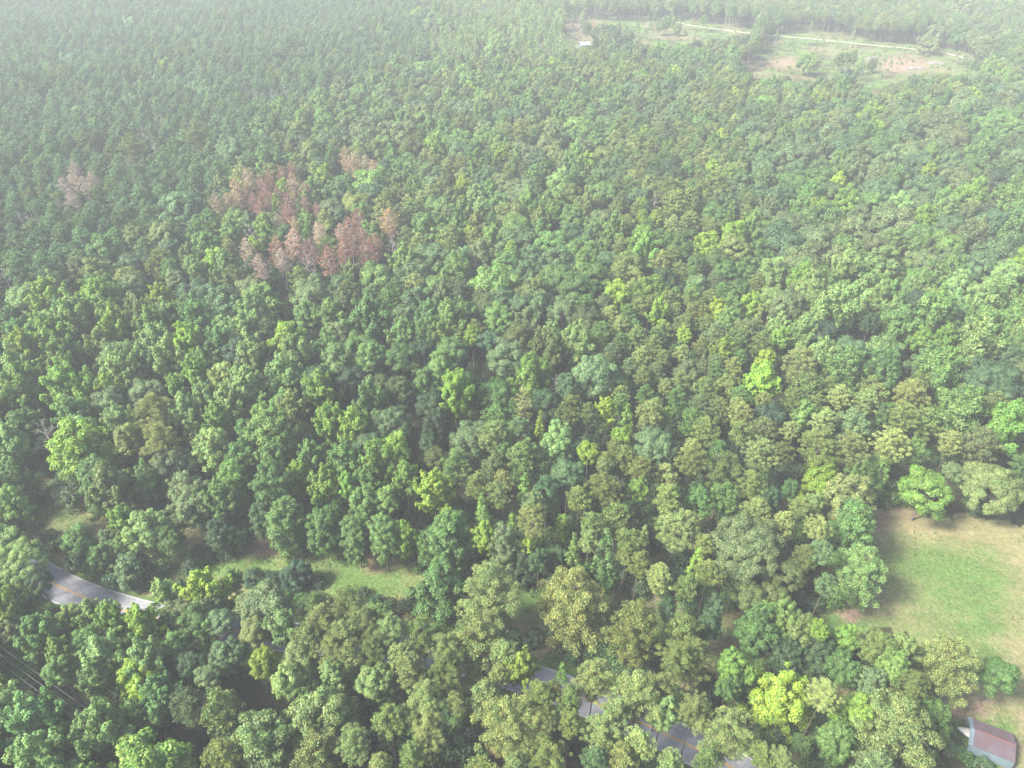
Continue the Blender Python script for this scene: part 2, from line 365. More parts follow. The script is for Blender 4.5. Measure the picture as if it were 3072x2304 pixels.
STRIPV = [(540, 1712), (600, 1668), (760, 1632), (809, 1622), (907, 1660), (1090, 1672), (1122, 1640), (1167, 1688), (1262, 1704), (1240, 1745), (1222, 1805), (1090, 1775), (990, 1742), (900, 1735), (740, 1712)]
# openings of the canopy that the photo shows: no planted crown may stand in front of them
CLEAR = [STRIPV, [(110, 1700), (165, 1735), (340, 1800), (468, 1828), (468, 1848), (330, 1810), (200, 1815), (125, 1790), (60, 1715)],
         [(200, 1680), (330, 1760), (450, 1800), (440, 1820), (250, 1760), (170, 1720)],
         FIELD, [(2858, 2135), (3072, 2200), (3072, 2330), (2860, 2250)], FARC, FARB,
         [(1575, 1725), (1632, 1735), (1615, 1830), (1590, 1890), (1560, 1870)], [(1850, 1770), (1900, 1790), (1890, 1830), (1840, 1820)],
         [(2120, 1900), (2215, 1905), (2225, 1960), (2290, 2020), (2240, 2030), (2120, 1940)],
         [(1590, 2010), (1720, 2010), (1730, 2050), (1600, 2030)], [(0, 1905), (70, 1900), (130, 2040), (0, 2050)],
         [(60, 1495), (130, 1500), (300, 1570), (330, 1600), (250, 1600), (100, 1560)], [(1900, 2165), (2050, 2180), (2060, 2230), (1960, 2200)],
         [(1300, 1940), (1355, 1950), (1350, 1975), (1295, 1975)], [(1455, 2010), (1490, 2010), (1500, 2035), (1460, 2035)]]

# ------------------------------------------------------------------ ground
def axis_steps(brk):
    out = []
    for a, b, s in brk: out += list(np.arange(a, b, s))
    out.append(brk[-1][1]); return np.array(out)
gx = axis_steps([(-2600, -800, 150), (-800, -160, 5), (-160, 160, .9), (160, 800, 5), (800, 2600, 150)])
gy = axis_steps([(-1200, 10, 80), (10, 200, .75), (200, 700, 2.2), (700, 1000, 10), (1000, 3400, 150)])
GX, GY = np.meshgrid(gx, gy); nx, ny = len(gx), len(gy)
fl = GX.ravel(), GY.ravel()
jx = fl[0] + (vnoise(*fl, 4) - .5) * 5 + (vnoise(*fl, 1.5) - .5) * 2; jy = fl[1] + (vnoise(fl[1], fl[0], 4) - .5) * 5 + (vnoise(fl[1], fl[0], 1.6) - .5) * 2
front = fl[1] > 12
PX, PY, PD = project(jx, np.where(front, jy, 12), 0)
dstrip = seg_dist(jx, jy, STRIP); droad = seg_dist(fl[0], fl[1], ROAD)
field = front & in_poly(PX, PY, FIELD); far = front & (in_poly(PX, PY, FARC) | in_poly(PX, PY, FARB) | in_poly(PX, PY, LEFTO))
big = vnoise(*fl, 14); med = vnoise(*fl, 5)
grass = np.where(dstrip < 8.5, np.clip((8.8 - dstrip) / 3, 0, 1), 0) * np.where(fl[0] < -75, .6, 1)
grass = np.maximum(grass, np.where((droad < 8.5), np.clip((8.5 - droad) / 2, 0, 1) * .8, 0))
grass = np.maximum(grass, np.where(field, 1.0, 0)); grass = np.maximum(grass, np.where(far, np.clip(.5 + 1.3 * (med - .4), 0, 1), 0))
gl = ground([(0, 1900), (130, 2040), (-200, 2200), (-300, 1850)])
grass = np.maximum(grass, np.where(in_poly(jx, jy, gl), .8, 0))
dry = np.where(field, np.clip(.7 * (big - .1) + np.clip((1680 - PY) / 140, 0, .6) + np.clip((PX - 2960) / 200, 0, .6), 0, .9), 0)
dry = np.maximum(dry, np.where(dstrip < 10, np.clip((dstrip - 3.0) / 4, 0, 1) * .8 + .55 * (big - .0), 0))
def blob(cx, cy, rx, ry): return np.exp(-(((PX - cx) / rx) ** 2 + ((PY - cy) / ry) ** 2) * 1.2) * front
slimz = front & in_poly(PX, PY, [(1339, 30), (1720, 30), (1720, 160), (1450, 170), (1339, 150)])
grass = np.maximum(grass, np.where(slimz, .8, 0)); dry = np.maximum(dry, np.where(slimz, .5, 0))
soil = np.where(far, np.clip(1.0 * (vnoise(*fl, 22) - .35), 0, .6), 0)
soil = np.maximum.reduce([soil, blob(2570, 1820, 110, 45), blob(2620, 1555, 150, 38) * .8, blob(2900, 2110, 130, 60), blob(3065, 2250, 40, 120) * .8, blob(1120, 1660, 55, 40), blob(790, 1630, 60, 20),
                          blob(2700, 195, 120, 32), blob(2360, 190, 110, 25) * .8, blob(1740, 70, 60, 30), blob(2990, 640, 10, 10), blob(1900, 1810, 90, 40) * .7, blob(2170, 1930, 90, 45) * .8, blob(180, 1440, 90, 50) * .4, blob(330, 1590, 60, 30) * .6])
GZ = np.zeros(nx * ny)
idx = np.arange(nx * ny).reshape(ny, nx)
F = np.stack([idx[:-1, :-1], idx[:-1, 1:], idx[1:, 1:], idx[1:, :-1]], -1).reshape(-1, 4)
m, n, l, out = new_mat('ground_cover')
at = n.new('ShaderNodeAttribute'); at.attribute_name = 'zone'
sep = n.new('ShaderNodeSeparateColor'); l.new(at.outputs['Color'], sep.inputs[0])
geo = n.new('ShaderNodeNewGeometry')
def noise(scale, det=6, rough=.65):
    q = n.new('ShaderNodeTexNoise'); q.inputs['Scale'].default_value = scale; q.inputs['Detail'].default_value = det; q.inputs['Roughness'].default_value = rough
    l.new(geo.outputs['Position'], q.inputs['Vector']); return q.outputs[0]
def ramp(src, stops):
    cr = n.new('ShaderNodeValToRGB'); e = cr.color_ramp.elements
    e[0].position, e[0].color = stops[0][0], (*stops[0][1], 1); e[1].position, e[1].color = stops[-1][0], (*stops[-1][1], 1)
    for p, c in stops[1:-1]: q = e.new(p); q.color = (*c, 1)
    l.new(src, cr.inputs[0]); return cr.outputs[0]
def mixc(f, a, b):
    q = n.new('ShaderNodeMix'); q.data_type = 'RGBA'; l.new(f, q.inputs[0]); l.new(a, q.inputs[6]); l.new(b, q.inputs[7]); return q.outputs[2]
def edge(weight, nz, amt=.9):
    a = n.new('ShaderNodeMath'); a.operation = 'MULTIPLY_ADD'; l.new(nz, a.inputs[0]); a.inputs[1].default_value = amt; a.inputs[2].default_value = -amt / 2
    b = n.new('ShaderNodeMath'); b.operation = 'ADD'; l.new(a.outputs[0], b.inputs[0]); l.new(weight, b.inputs[1])
    c = n.new('ShaderNodeMapRange'); c.inputs[1].default_value = .12; c.inputs[2].default_value = .88; l.new(b.outputs[0], c.inputs[0]); return c.outputs[0]
n1 = noise(.35); n2 = noise(1.6, 8, .75); n3 = noise(.12, 4)
litter = ramp(n2, [(.3, (.02, .02, .012)), (.5, (.035, .042, .018)), (.62, (.045, .034, .022)), (.75, (.03, .045, .015))])
grassc = mixc(n3, ramp(n2, [(.25, (.05, .09, .022)), (.5, (.095, .15, .04)), (.75, (.15, .2, .065))]), ramp(n2, [(.25, (.035, .085, .02)), (.5, (.075, .15, .035)), (.75, (.16, .21, .07))]))
dryc = ramp(n2, [(.25, (.12, .115, .05)), (.5, (.21, .19, .095)), (.8, (.12, .17, .06))])
soilc = ramp(n2, [(.25, (.14, .095, .06)), (.55, (.23, .165, .115)), (.8, (.28, .23, .165))])
n4 = n.new('ShaderNodeMath'); n4.operation = 'MULTIPLY_ADD'; l.new(n1, n4.inputs[0]); n4.inputs[1].default_value = .5; n5 = n.new('ShaderNodeMath'); n5.operation = 'MULTIPLY'; n5.inputs[1].default_value = .5; l.new(n2, n5.inputs[0]); l.new(n5.outputs[0], n4.inputs[2]); n1 = n4.outputs[0]
c1 = mixc(edge(sep.outputs[0], n1, 1.5), litter, grassc); c2 = mixc(edge(sep.outputs[1], n1, 2.2), c1, dryc); c3 = mixc(edge(sep.outputs[2], n1, 2.2), c2, soilc)
def vary(src, scale, lo, hi, det=4):
    q = n.new('ShaderNodeMapRange'); q.inputs[1].default_value = .32; q.inputs[2].default_value = .68; q.inputs['To Min'].default_value = lo; q.inputs['To Max'].default_value = hi
    l.new(noise(scale, det, .7), q.inputs[0]); v = n.new('ShaderNodeVectorMath'); v.operation = 'SCALE'; l.new(src, v.inputs[0]); l.new(q.outputs[0], v.inputs['Scale']); return v.outputs[0]
c3 = vary(vary(vary(c3, 7.0, .72, 1.3), .9, .8, 1.2), .2, .85, 1.15)
b = n.new('ShaderNodeBsdfPrincipled'); b.inputs['Roughness'].default_value = .95; b.inputs['Specular IOR Level'].default_value = .1
bp = n.new('ShaderNodeBump'); bp.inputs['Strength'].default_value = .7; bp.inputs['Distance'].default_value = .4; l.new(n2, bp.inputs['Height']); l.new(bp.outputs[0], b.inputs['Normal'])
l.new(c3, b.inputs['Base Color']); l.new(b.outputs[0], out.inputs[0])
me = mesh_from('ground', np.column_stack([fl[0], fl[1], GZ]), F, [m])
ca = me.color_attributes.new('zone', 'FLOAT_COLOR', 'POINT')
ca.data.foreach_set('color', np.column_stack([grass, dry, np.clip(soil, 0, 1), np.ones(len(grass))]).astype(np.float32).ravel())
tag(link('ground', me), 'forest floor with leaf litter, mown grass and bare soil', kind='structure')

# roads: ribbons a few millimetres above each other
def ribbon(pts, off, half, z):
    P = np.array(pts); T = np.gradient(P, axis=0); T /= np.linalg.norm(T, axis=1)[:, None]; N = np.column_stack([-T[:, 1], T[:, 0]])
    A = P + N * (off - half); B = P + N * (off + half); k = len(P)
    V = np.concatenate([np.column_stack([A, np.full(k, z)]), np.column_stack([B, np.full(k, z)])])
    return V, np.array([(i, i + 1, k + i + 1, k + i) for i in range(k - 1)])
def flip(V, F): return V, F[:, ::-1]
M_ASPH = noisy_mat('asphalt', [(.3, (.17, .175, .19)), (.7, (.29, .295, .31))], 1.2, .85, 8, .15)
M_YEL = noisy_mat('yellow_paint', [(.3, (.42, .22, .02)), (.7, (.62, .36, .05))], 6, .7, 3, 0)
M_WHT = noisy_mat('white_paint', [(.3, (.45, .45, .43)), (.7, (.7, .7, .68))], 6, .7, 3, 0)
M_TRACK = noisy_mat('gravel', [(.35, (.19, .18, .13)), (.65, (.42, .38, .32))], .6, .95, 8, .2)
road = link('road', mesh_from('road', *ribbon(ROAD, 0, 3.4, .02), [M_ASPH])); tag(road, 'two lane asphalt road curving through the trees', kind='structure')
for off in (-.11, .11):
    link('centre_line', mesh_from('centre_line', *ribbon(ROAD, off, .06, .026), [M_YEL]), road)
for off in (-3.15, 3.15):
    link('edge_line', mesh_from('edge_line', *ribbon(ROAD, off, .05, .026), [M_WHT]), road)
CT = lambda pts: smooth_line(ground([(2048 + x * .4629, y * .4629) for x, y in pts]))
t1 = link('track', mesh_from('track', *ribbon(CT([(-260, 108), (-130, 118), (60, 165), (320, 200), (540, 228), (800, 248), (1060, 275), (1300, 298), (1500, 318), (1700, 345), (1870, 385), (2100, 440), (2300, 500)]), 0, 1.7, .02), [M_TRACK]))
tag(t1, 'pale gravel track across the far cleared ground', kind='structure')
t2 = link('track', mesh_from('track', *ribbon(CT([(-700, 88), (-560, 92), (-420, 88), (-290, 108)]), 0, 3.0, .024), [M_TRACK])); tag(t2, 'wide pale dirt track at the far end of the clearing', kind='structure')

# ------------------------------------------------------------------ tones (leaf colours)
TONE = {  # name: (rgb, words)
 'mid': ((0.068, 0.145, 0.036), 'mid-green'), 'light': ((0.11, 0.21, 0.055), 'light green'), 'pale': ((0.16, 0.26, 0.085), 'pale green'),
 'lime': ((0.125, 0.235, 0.04), 'lime-green'), 'yellow': ((0.2, 0.31, 0.036), 'yellow-green'), 'ylime': ((0.175, 0.29, 0.034), 'bright lime'),
 'blue': ((0.075, 0.145, 0.062), 'blue-green'), 'pblue': ((0.105, 0.18, 0.08), 'pale blue-green'), 'dark': ((0.038, 0.085, 0.032), 'dark green'), 'dblue': ((0.034, 0.078, 0.04), 'dark blue-green'),
 'olive': ((0.125, 0.18, 0.052), 'olive'), 'polive': ((0.18, 0.24, 0.085), 'pale olive'), 'grey': ((0.11, 0.165, 0.07), 'grey-green'), 'dolive': ((0.075, 0.11, 0.03), 'dark olive'),
 'pgreen': ((0.09, 0.18, 0.05), 'fresh green'), 'plant': ((0.098, 0.185, 0.078), 'green'),
 'red': ((0.22, 0.12, 0.095), 'rust-red'), 'tan': ((0.3, 0.235, 0.15), 'tan'), 'pink': ((.33, .25, .22), 'faded pinkish-brown'), 'bark': ((.4, .36, .35), 'grey')}
CROP = {'A': (0, 0), 'B': (1024, 0), 'C': (2048, 0), 'D': (0, 768), 'E': (1024, 768), 'F': (2048, 768), 'G': (0, 1536), 'H': (1024, 1536), 'I': (2048, 1536)}
# hand-read crowns: crop letter, x, y, width (crop pixels), kind, tone [, height factor][, landmark phrase]
HAND = '''
E 1785 250 185 gum ylime
E 2010 225 205 gum lime 1 broad lime tree behind the pines
E 2060 345 120 poplar ylime
E 1540 190 240 oak mid
E 1400 120 200 oak pgreen
E 1640 110 220 oak mid
E 1170 300 150 oak blue
E 1290 310 160 gum blue
E 1440 330 190 oak grey
E 1600 400 220 oak dolive
E 1150 500 210 oak dolive
E 850 500 110 gum ylime
E 960 530 150 oak dblue
E 700 430 230 poplar light
E 1020 390 170 gum light
E 560 470 170 gum mid
E 1360 480 110 gum pale
E 1330 610 230 poplar dolive
E 1530 570 210 poplar pale 1 pale plume-topped tree by the round oak
E 1640 740 280 oak pblue 1 round pale blue-green oak in mid wood
E 1070 630 250 oak grey
E 1000 880 280 bigoak mid .9 big domed green oak among poplars
E 1240 760 230 poplar lime 1 lime tree behind the thin pine
E 740 880 230 poplar ylime 1.05 tall forked lime poplar in mid wood
E 645 700 180 gum pgreen
E 720 590 200 oak pgreen
E 540 810 160 gum mid
E 580 940 190 oak dark
E 380 630 190 oak mid
E 190 640 180 gum pgreen
E 190 900 180 poplar light
E 60 780 180 oak dblue
E 380 860 170 gum dolive
E 330 1060 250 oak blue 1 grey-blue oak beside the dark gap
E 80 1080 190 poplar lime
E 360 1230 170 gum yellow 1 small bright tree beside the dark gap
E 170 1210 200 oak blue
E 240 1310 220 poplar lime
E 830 1160 240 oak pblue 1 pale blue-green oak left of the spires
E 985 1150 170 pine polive
E 1180 940 130 thinpine polive 1 thin see-through pale olive pine
E 1320 920 190 oak dark
E 1460 820 130 gum blue
E 1288 1080 74 spire ylime 1 bright narrow spire beside the thin pine
E 1110 1170 84 spire lime
E 1150 1100 130 pine pblue
E 1490 980 170 pine olive
E 1600 1000 110 pine olive
E 1410 1170 190 gum pale 1 pale rounded tree above the yellow tree
E 1600 1260 130 gum yellow 1 small yellow round tree in the pines
E 1715 985 120 poplar yellow 1 brightest yellow tree in the pines
E 1850 1060 100 spire lime
E 1810 1160 110 gum ylime
E 2030 1210 310 bigoak pblue .9 large blue-green oak amid the pines
E 2000 1010 150 pine polive
E 2110 1020 90 gum lime
E 1180 1280 190 pine olive
E 1470 1400 230 oak blue
E 740 1350 200 bigpine olive .9
E 1010 1530 160 bigpine polive .95 tall pale olive pine in mid wood
E 880 1470 150 pine olive
E 1190 1500 100 spire lime 1 fresh green spire between pines
E 420 1430 180 poplar lime
E 600 1510 210 poplar ylime 1 yellowish poplar above the mown strip
E 160 1570 190 gum pgreen
E 290 1570 150 gum light
E 30 1470 120 poplar lime
E 915 1620 90 spire lime
E 1240 1610 170 pine pblue
E 1540 1560 150 pine olive
E 1700 1500 200 bigpine olive
E 1930 1500 130 gum lime
E 2120 1560 170 pine olive
E 1330 1500 170 pine blue
E 610 1290 150 oak dolive
E 560 1200 130 oak dark
E 1060 1260 100 gum mid
E 1700 1350 90 pine polive
E 1950 1370 150 pine olive
H 700 170 270 edgegum mid
H 400 150 150 edgegum ylime .9
H 270 140 190 edgegum pgreen
H 90 150 190 edgegum pgreen .9
H 560 220 150 edgegum mid .8
H 930 140 130 edgegum ylime
H 1050 210 190 edgegum grey .9
H 1105 85 80 spire ylime
H 1205 215 115 gum ylime .75
H 1240 50 190 bigpine polive
H 1430 90 110 edgegum ylime .9
H 1505 230 100 spire light
H 1710 230 140 spire light 1.15
H 1620 60 130 pine olive
H 1605 180 130 pine polive
H 1380 350 190 edgegum dark .6
H 1185 350 190 edgegum dark .6
H 1280 300 130 gum dark .8
H 1850 260 130 pine olive
H 1930 330 150 pine olive
H 2060 410 160 pine polive
H 2170 110 230 bigpine polive .9
H 1560 400 150 gum mid .6
H 1720 430 140 gum mid .6
H 960 510 360 edgepine polive 1.15 tallest pale pine in the roadside row
H 650 530 320 edgegum mid .8 broad mid-green oak in the roadside row
H 460 560 110 cedar dblue 1
H 1500 610 440 edgepine polive .95 wide-spreading pale pine in the roadside row
H 1900 750 340 edgepine olive 1 dark-sided pine right of the spreading pine
H 2170 920 190 bigpine olive
H 1400 800 160 bush dark
H 2120 620 130 gum dark .7
H 50 600 240 bigpine olive .8
H 240 650 130 pine olive
H 380 920 150 pine polive
H 440 1010 190 pine polive
H 220 1080 220 gum pale 1 pale leafy tree among foreground pines
H 540 1230 260 bigpine polive
H 740 1230 130 pine polive
H 560 1420 220 bigpine polive
H 300 1340 190 pine olive
H 80 1490 210 bigpine polive
H 680 1000 230 bigpine olive
H 870 860 400 bigpine polive .9 big pale pine below the road
H 1060 920 200 pine polive
H 1160 1000 190 poplar yellow 1 bright yellow poplar beside the road
H 1430 1040 80 spire lime 1 single narrow green spire beside the road
H 930 1170 190 pine polive
H 1090 1370 400 bigpine polive 1 widest pine of the foreground wood
H 1290 1200 230 bigpine olive
H 1280 1370 200 bigpine polive
H 1640 1080 240 bigpine polive 1 pale pine right of the narrow spire
H 1920 1170 320 bigpine polive
H 2090 1280 190 gum pale
H 1690 1400 220 bigpine polive
H 1480 1360 150 pine olive
H 1330 1560 240 bigpine olive
H 1930 1490 190 pine polive
H 1640 1600 160 pine blue
H 1000 1580 110 deadpine red .6 small rusty dead pine at the bottom
H 450 1570 160 pine olive
H 240 1630 140 pine polive
H 1120 1620 130 pine polive
H 1820 1600 190 pine polive
H 2130 1620 170 pine polive
H 822 1420 60 bare bark .8
H 900 1640 160 gum blue .7
I 440 190 460 bigoak grey 1 huge grey-green oak with cauliflower crown
I 700 380 220 oak dolive .9
I 800 280 150 bigpine olive .9
I 440 520 220 oak dolive .8
I 600 520 180 oak dolive .8
I 90 320 105 spire yellow 1 lime spire left of the huge oak
I 200 590 130 gum blue .8
I 75 690 75 bush ylime
I 170 380 160 pine olive
I 30 60 160 bigpine polive .9
I 30 480 150 pine olive
I 180 720 170 gum dark .7
I 480 740 220 edgegum mid .85 leafy green tree above the yellow maple
I 640 690 200 edgegum light .9
I 740 780 200 edgegum olive .8
I 890 750 115 gum ylime
I 880 930 190 edgegum dark .7
I 660 930 200 edgegum dark .6
I 60 940 250 edgepine olive 1 green pine left of the lime pair
I 320 970 180 gum lime .9
I 430 1040 110 gum lime .8
I 300 1120 150 gum mid .7
I 650 1230 330 edgegum yellow .8 glowing yellow-green maple by the road
I 920 1170 190 bigpine polive
I 1010 1300 100 gum lime .8
I 1000 1470 190 edgegum pgreen .8
I 780 1500 120 gum mid .6
I 1100 120 270 edgegum light
I 1150 390 310 edgepine pale .95 pale pine jutting into the field
I 930 460 130 pine pblue
I 900 250 140 pine pblue
I 880 90 150 bigpine polive
I 1070 800 140 gum lime .9
I 1260 860 210 bigpine olive .9
I 1430 850 135 gum pale 1 small pale tree on the field edge
I 1370 960 170 gum light
I 1700 1000 380 edgepine polive .95 pale spreading pine above the shed
I 1050 990 190 gum mid .8
I 1480 1120 200 bigpine olive .8
I 2070 1040 240 oak mid .7 low mid-green tree above the shed
I 1330 1440 520 edgepine polive 1 enormous pale pine left of the shed
I 1150 1280 200 gum lime .9
I 1640 1330 210 gum mid .7
I 1240 1080 180 gum grey .8
I 1720 1510 130 bush pblue
I 1830 1570 130 bush mid
I 1960 1630 120 bush blue
I 1580 1540 160 bush mid
I 80 1270 200 bigpine polive
I 290 1430 320 bigpine polive 1 pale pine below the yellow maple
I 160 1600 160 pine olive
I 520 1570 150 pine olive
I 640 1600 170 bigpine polive
F 225 350 150 gum yellow 1 yellow-green dome at the pines' right edge
F 310 310 130 gum light
F 450 300 130 gum ylime
F 400 480 150 bigpine grey .9
F 260 600 130 poplar ylime 1 upright lime tree in the olive pines
F 10 500 90 gum yellow
F 540 660 120 gum yellow
F 520 800 200 poplar ylime
F 300 410 150 gum light
F 60 260 110 pine olive
F 175 270 120 pine olive
F 570 1030 230 oak dblue 1 dark blue-green oak beside the pines
F 375 1010 140 pine polive
F 150 1120 160 pine olive
F 380 1130 140 pine olive
F 510 1270 190 bigpine polive
F 640 1270 150 bigpine olive
F 270 1370 230 bigpine olive
F 60 1310 180 bigpine olive
F 450 1470 170 bigpine olive
F 700 1500 110 gum mid .8
F 560 1570 160 gum dark
F 90 30 130 oak mid
F 280 90 160 oak mid
F 90 170 150 oak pblue
F 370 200 150 oak mid
F 1060 50 170 poplar pale
F 1290 60 230 gum pale
F 790 120 140 poplar lime
F 830 200 180 gum pale
F 1080 300 220 poplar pale
F 950 370 250 poplar pale
F 1250 260 140 gum pale
F 680 290 220 oak grey
F 1420 440 200 poplar light
F 910 490 240 oak dblue 1 dark oak in the pale right-hand wood
F 1100 600 210 oak blue
F 770 700 220 bigpine polive
F 640 520 120 gum lime
F 780 490 180 poplar pale
F 1640 370 250 poplar light
F 1700 520 140 poplar lime
F 1550 520 130 gum lime
F 1520 260 130 oak dblue
F 1900 610 320 poplar pale
F 2000 790 410 bigoak blue .95 vast blue-green oak in the right-hand wood
F 1050 730 240 poplar light
F 1310 710 220 gum pgreen
F 1660 750 280 poplar light
F 1020 900 140 pine polive
F 1190 930 150 pine polive
F 1480 890 200 bigpine polive
F 1100 1080 180 gum pblue
F 920 1060 150 pine polive
F 1440 1030 160 bigpine olive
F 1310 1010 130 gum mid
F 1750 1090 350 edgegum light 1.05 spreading light green tree above the field
F 2100 1070 250 poplar lime
F 2000 1460 370 bigoak polive .7 round pale olive oak above the field
F 1760 1380 120 oak grey .8
F 1590 1490 310 oak lime .8 lime broadleaf at the field's left corner
F 1350 1210 200 bigpine polive
F 1090 1240 200 bigpine polive
F 880 1230 220 bigpine olive
F 1270 1390 120 edgegum light .8
F 880 1460 220 edgegum ylime .8 lime tree below the right-hand pines
F 1110 1500 210 edgegum mid .8
F 850 1610 150 gum pale .8
F 1510 1240 130 gum pgreen .9
F 720 920 140 pine olive
F 780 1000 160 gum light
F 700 1120 110 pine polive
F 1220 420 110 gum dark
F 1800 180 180 gum pale
F 1970 260 180 poplar pale
F 2100 120 180 gum pale
F 2120 620 150 oak blue
D 320 270 220 poplar ylime
D 640 290 230 poplar lime
D 500 380 240 poplar light
D 800 260 170 gum mid
D 1040 250 130 poplar ylime
D 1280 380 190 poplar light
D 1130 130 130 oak pblue
D 1250 60 130 gum light
D 860 160 180 oak grey
D 740 420 170 poplar yellow 1 yellow leaning poplar in the left-hand wood
D 980 440 200 poplar lime
D 1210 540 180 poplar ylime
D 330 520 240 poplar lime
D 150 600 200 poplar ylime 1.0 yellow-lime poplar near the left edge
D 400 640 220 poplar lime
D 150 830 270 poplar lime
D 440 850 280 poplar lime
D 1000 560 200 poplar pale
D 1570 600 240 oak dblue 1 dark round oak in the left-hand wood
D 1100 660 210 poplar pale
D 760 740 200 poplar pale
D 700 830 130 poplar ylime
D 930 880 280 bigoak grey .85 domed grey-green oak in the left-hand wood
D 700 930 210 oak grey
D 990 1010 230 bigpine polive
D 1200 990 180 poplar pale
D 1400 1020 140 poplar lime
D 520 1150 210 gum pale
D 560 1320 340 edgegum ylime .95 large yellow-lime poplar by the dead tree
D 820 1170 170 gum olive
D 1040 1200 230 bigpine polive
D 960 1480 180 edgegum pgreen .8
D 1150 1430 270 edgegum grey .8
D 650 1480 260 edgegum mid .8
D 300 1150 180 bare bark 1.05 bleached dead tree at the left
D 30 130 110 bare bark
D 1640 360 210 poplar pale
D 1980 370 150 gum pgreen
D 2010 230 240 oak grey
D 1640 640 200 poplar pale
D 1900 620 200 poplar pale
D 1600 820 180 poplar pale
D 1250 730 150 poplar lime
D 1130 830 110 poplar lime
D 1760 1180 260 edgegum light 1.1 tall bright tree left of mid wood
D 1770 1490 220 edgegum pgreen 1.05
D 1520 1490 230 edgegum lime .9 lime tree at the wood's left corner
D 1940 1420 130 edgegum ylime .9
D 2110 1450 200 poplar lime
D 2080 850 200 poplar lime
D 1900 950 160 poplar olive
D 2130 1060 180 poplar lime
D 1700 1010 130 gum lime
D 1590 1110 120 gum mid
D 500 60 120 gum grey
D 300 90 190 pine plant
D 110 60 180 pine plant
D 620 100 180 gum olive
D 60 400 160 gum mid
D 1220 1570 240 edgegum grey .7
D 60 1590 200 gum light
G 110 300 330 bigoak pale .85 pale oak over the road's left end
G 230 430 170 oak dark .8
G 10 190 260 oak pale .8
D 120 1500 200 edgegum mid .7
G 30 560 150 poplar lime
G 60 730 150 gum grey .8
G 60 30 180 gum mid .8
G 300 190 120 bush dblue
G 510 190 200 gum pgreen .55 roadside thicket tree behind the road
G 660 290 170 gum mid .5
G 700 170 130 gum pblue .5
G 780 220 120 gum light .5
G 830 360 190 gum pblue .5
G 480 300 160 bush blue
G 600 350 170 bush mid
G 730 430 160 bush blue
G 900 430 150 bush blue
G 1050 340 120 bush blue
G 1000 360 130 bush mid
G 950 100 240 gum pale .8
G 790 40 150 poplar lime .8
G 1100 170 160 gum mid .7
G 240 770 220 poplar light
G 450 680 170 gum light
G 580 640 150 poplar pale
G 720 680 180 poplar lime
G 920 700 190 poplar ylime 1 pale lime poplar below the road bend
G 560 850 200 gum pgreen
G 370 880 140 poplar lime
G 680 920 260 poplar pale
G 930 940 230 poplar pale
G 890 1050 230 gum ylime
G 620 1060 200 poplar light
G 380 1010 170 gum pgreen
G 1250 690 200 oak mid
G 1430 690 170 oak grey
G 1130 850 150 gum pgreen
G 1230 970 170 oak dark
G 1640 760 200 oak polive
G 1850 740 210 poplar pale
G 1470 910 200 gum blue
G 1700 960 170 gum yellow 1 yellow-lime tree below the road
G 1930 920 240 oak polive
G 2150 1010 150 gum pale
G 1860 1070 180 gum pale
G 1340 1050 160 oak pblue
G 1330 545 320 poplar yellow .8 yellow-lime poplar at the road bend
G 1050 500 130 poplar pale .9
G 1700 600 380 oak grey .9 grey-olive oak beside the mown strip
G 2040 600 180 bigpine olive .8
G 1500 430 130 gum mid .6
G 1920 400 180 gum dblue .42 dark tree standing in the mown strip
G 2070 450 90 bush dblue
G 1770 420 120 bush dblue
G 1230 350 140 bush dblue
G 1640 400 130 bush dblue
G 1300 260 150 bush dark
G 1560 180 150 bush mid
G 1420 130 180 gum dark .7
G 1470 230 140 bush mid
G 1860 80 240 edgegum pgreen .9
G 2110 110 200 edgegum mid .9
G 1700 30 150 edgegum dark .8
H 150 510 90 bush dblue
H 230 570 110 bush dblue
H 320 590 110 bush dark
H 400 600 100 bush dblue
H 500 360 90 bush pgreen
H 400 320 60 bush lime
H 860 720 140 bush dark
H 1250 800 140 bush dark
H 60 900 170 pine polive
H 200 890 180 bigpine olive
G 2150 880 180 bigpine polive
G 1330 760 170 gum pgreen .9
H 150 720 240 bigpine polive
H 310 770 230 bigpine polive
H 520 800 240 bigpine olive
H 660 860 180 bigpine polive
H 20 780 190 bigpine polive
H 560 640 120 bush dark
H 1010 1060 120 pine polive
H 1360 1150 120 pine olive
H 1780 1290 190 pine polive
H 2080 1130 200 bigpine polive .9
H 1480 1210 170 pine olive
G 1170 600 230 oak grey .8
G 1090 720 150 gum pgreen .8
G 1180 760 160 gum grey .8
G 1330 640 200 gum grey .8
G 2080 700 220 bigpine polive
G 1990 820 180 pine polive
A 1500 970 210 oak pblue 1 pale blue-green oak beside the pine plantation
A 1720 820 190 oak pgreen
A 1820 700 110 gum lime
A 2100 1130 110 gum ylime
A 1170 1310 240 oak plant
A 1050 1500 180 oak polive
A 870 1510 140 oak olive
A 860 960 170 bigpine olive
A 1290 900 190 bigpine olive
A 1500 1490 150 gum light
A 1720 1460 150 gum lime
A 1650 1600 110 gum ylime
A 1790 1290 70 gum ylime
A 1830 1200 80 gum ylime
A 2000 1460 60 spire lime
A 1330 1590 180 gum light
A 680 1610 180 gum light
A 1960 760 110 gum lime
A 2100 850 150 gum light
A 2080 650 140 gum light
B 600 950 150 gum lime 1 lime dome beside the rusty dead pines
B 420 850 210 oak grey
B 460 930 180 oak dolive
B 790 1195 100 gum yellow
B 840 1120 60 spire lime
B 1040 990 90 gum ylime
B 965 1200 80 gum lime
B 870 1260 120 gum pale
B 910 1330 110 gum pale
B 780 1300 70 gum ylime
B 1190 1230 300 bigoak grey .85 broad grey-green oak in the middle distance
B 1370 1350 110 gum lime
B 1280 1030 150 oak blue
B 830 1490 60 gum yellow
B 1100 1600 75 gum yellow
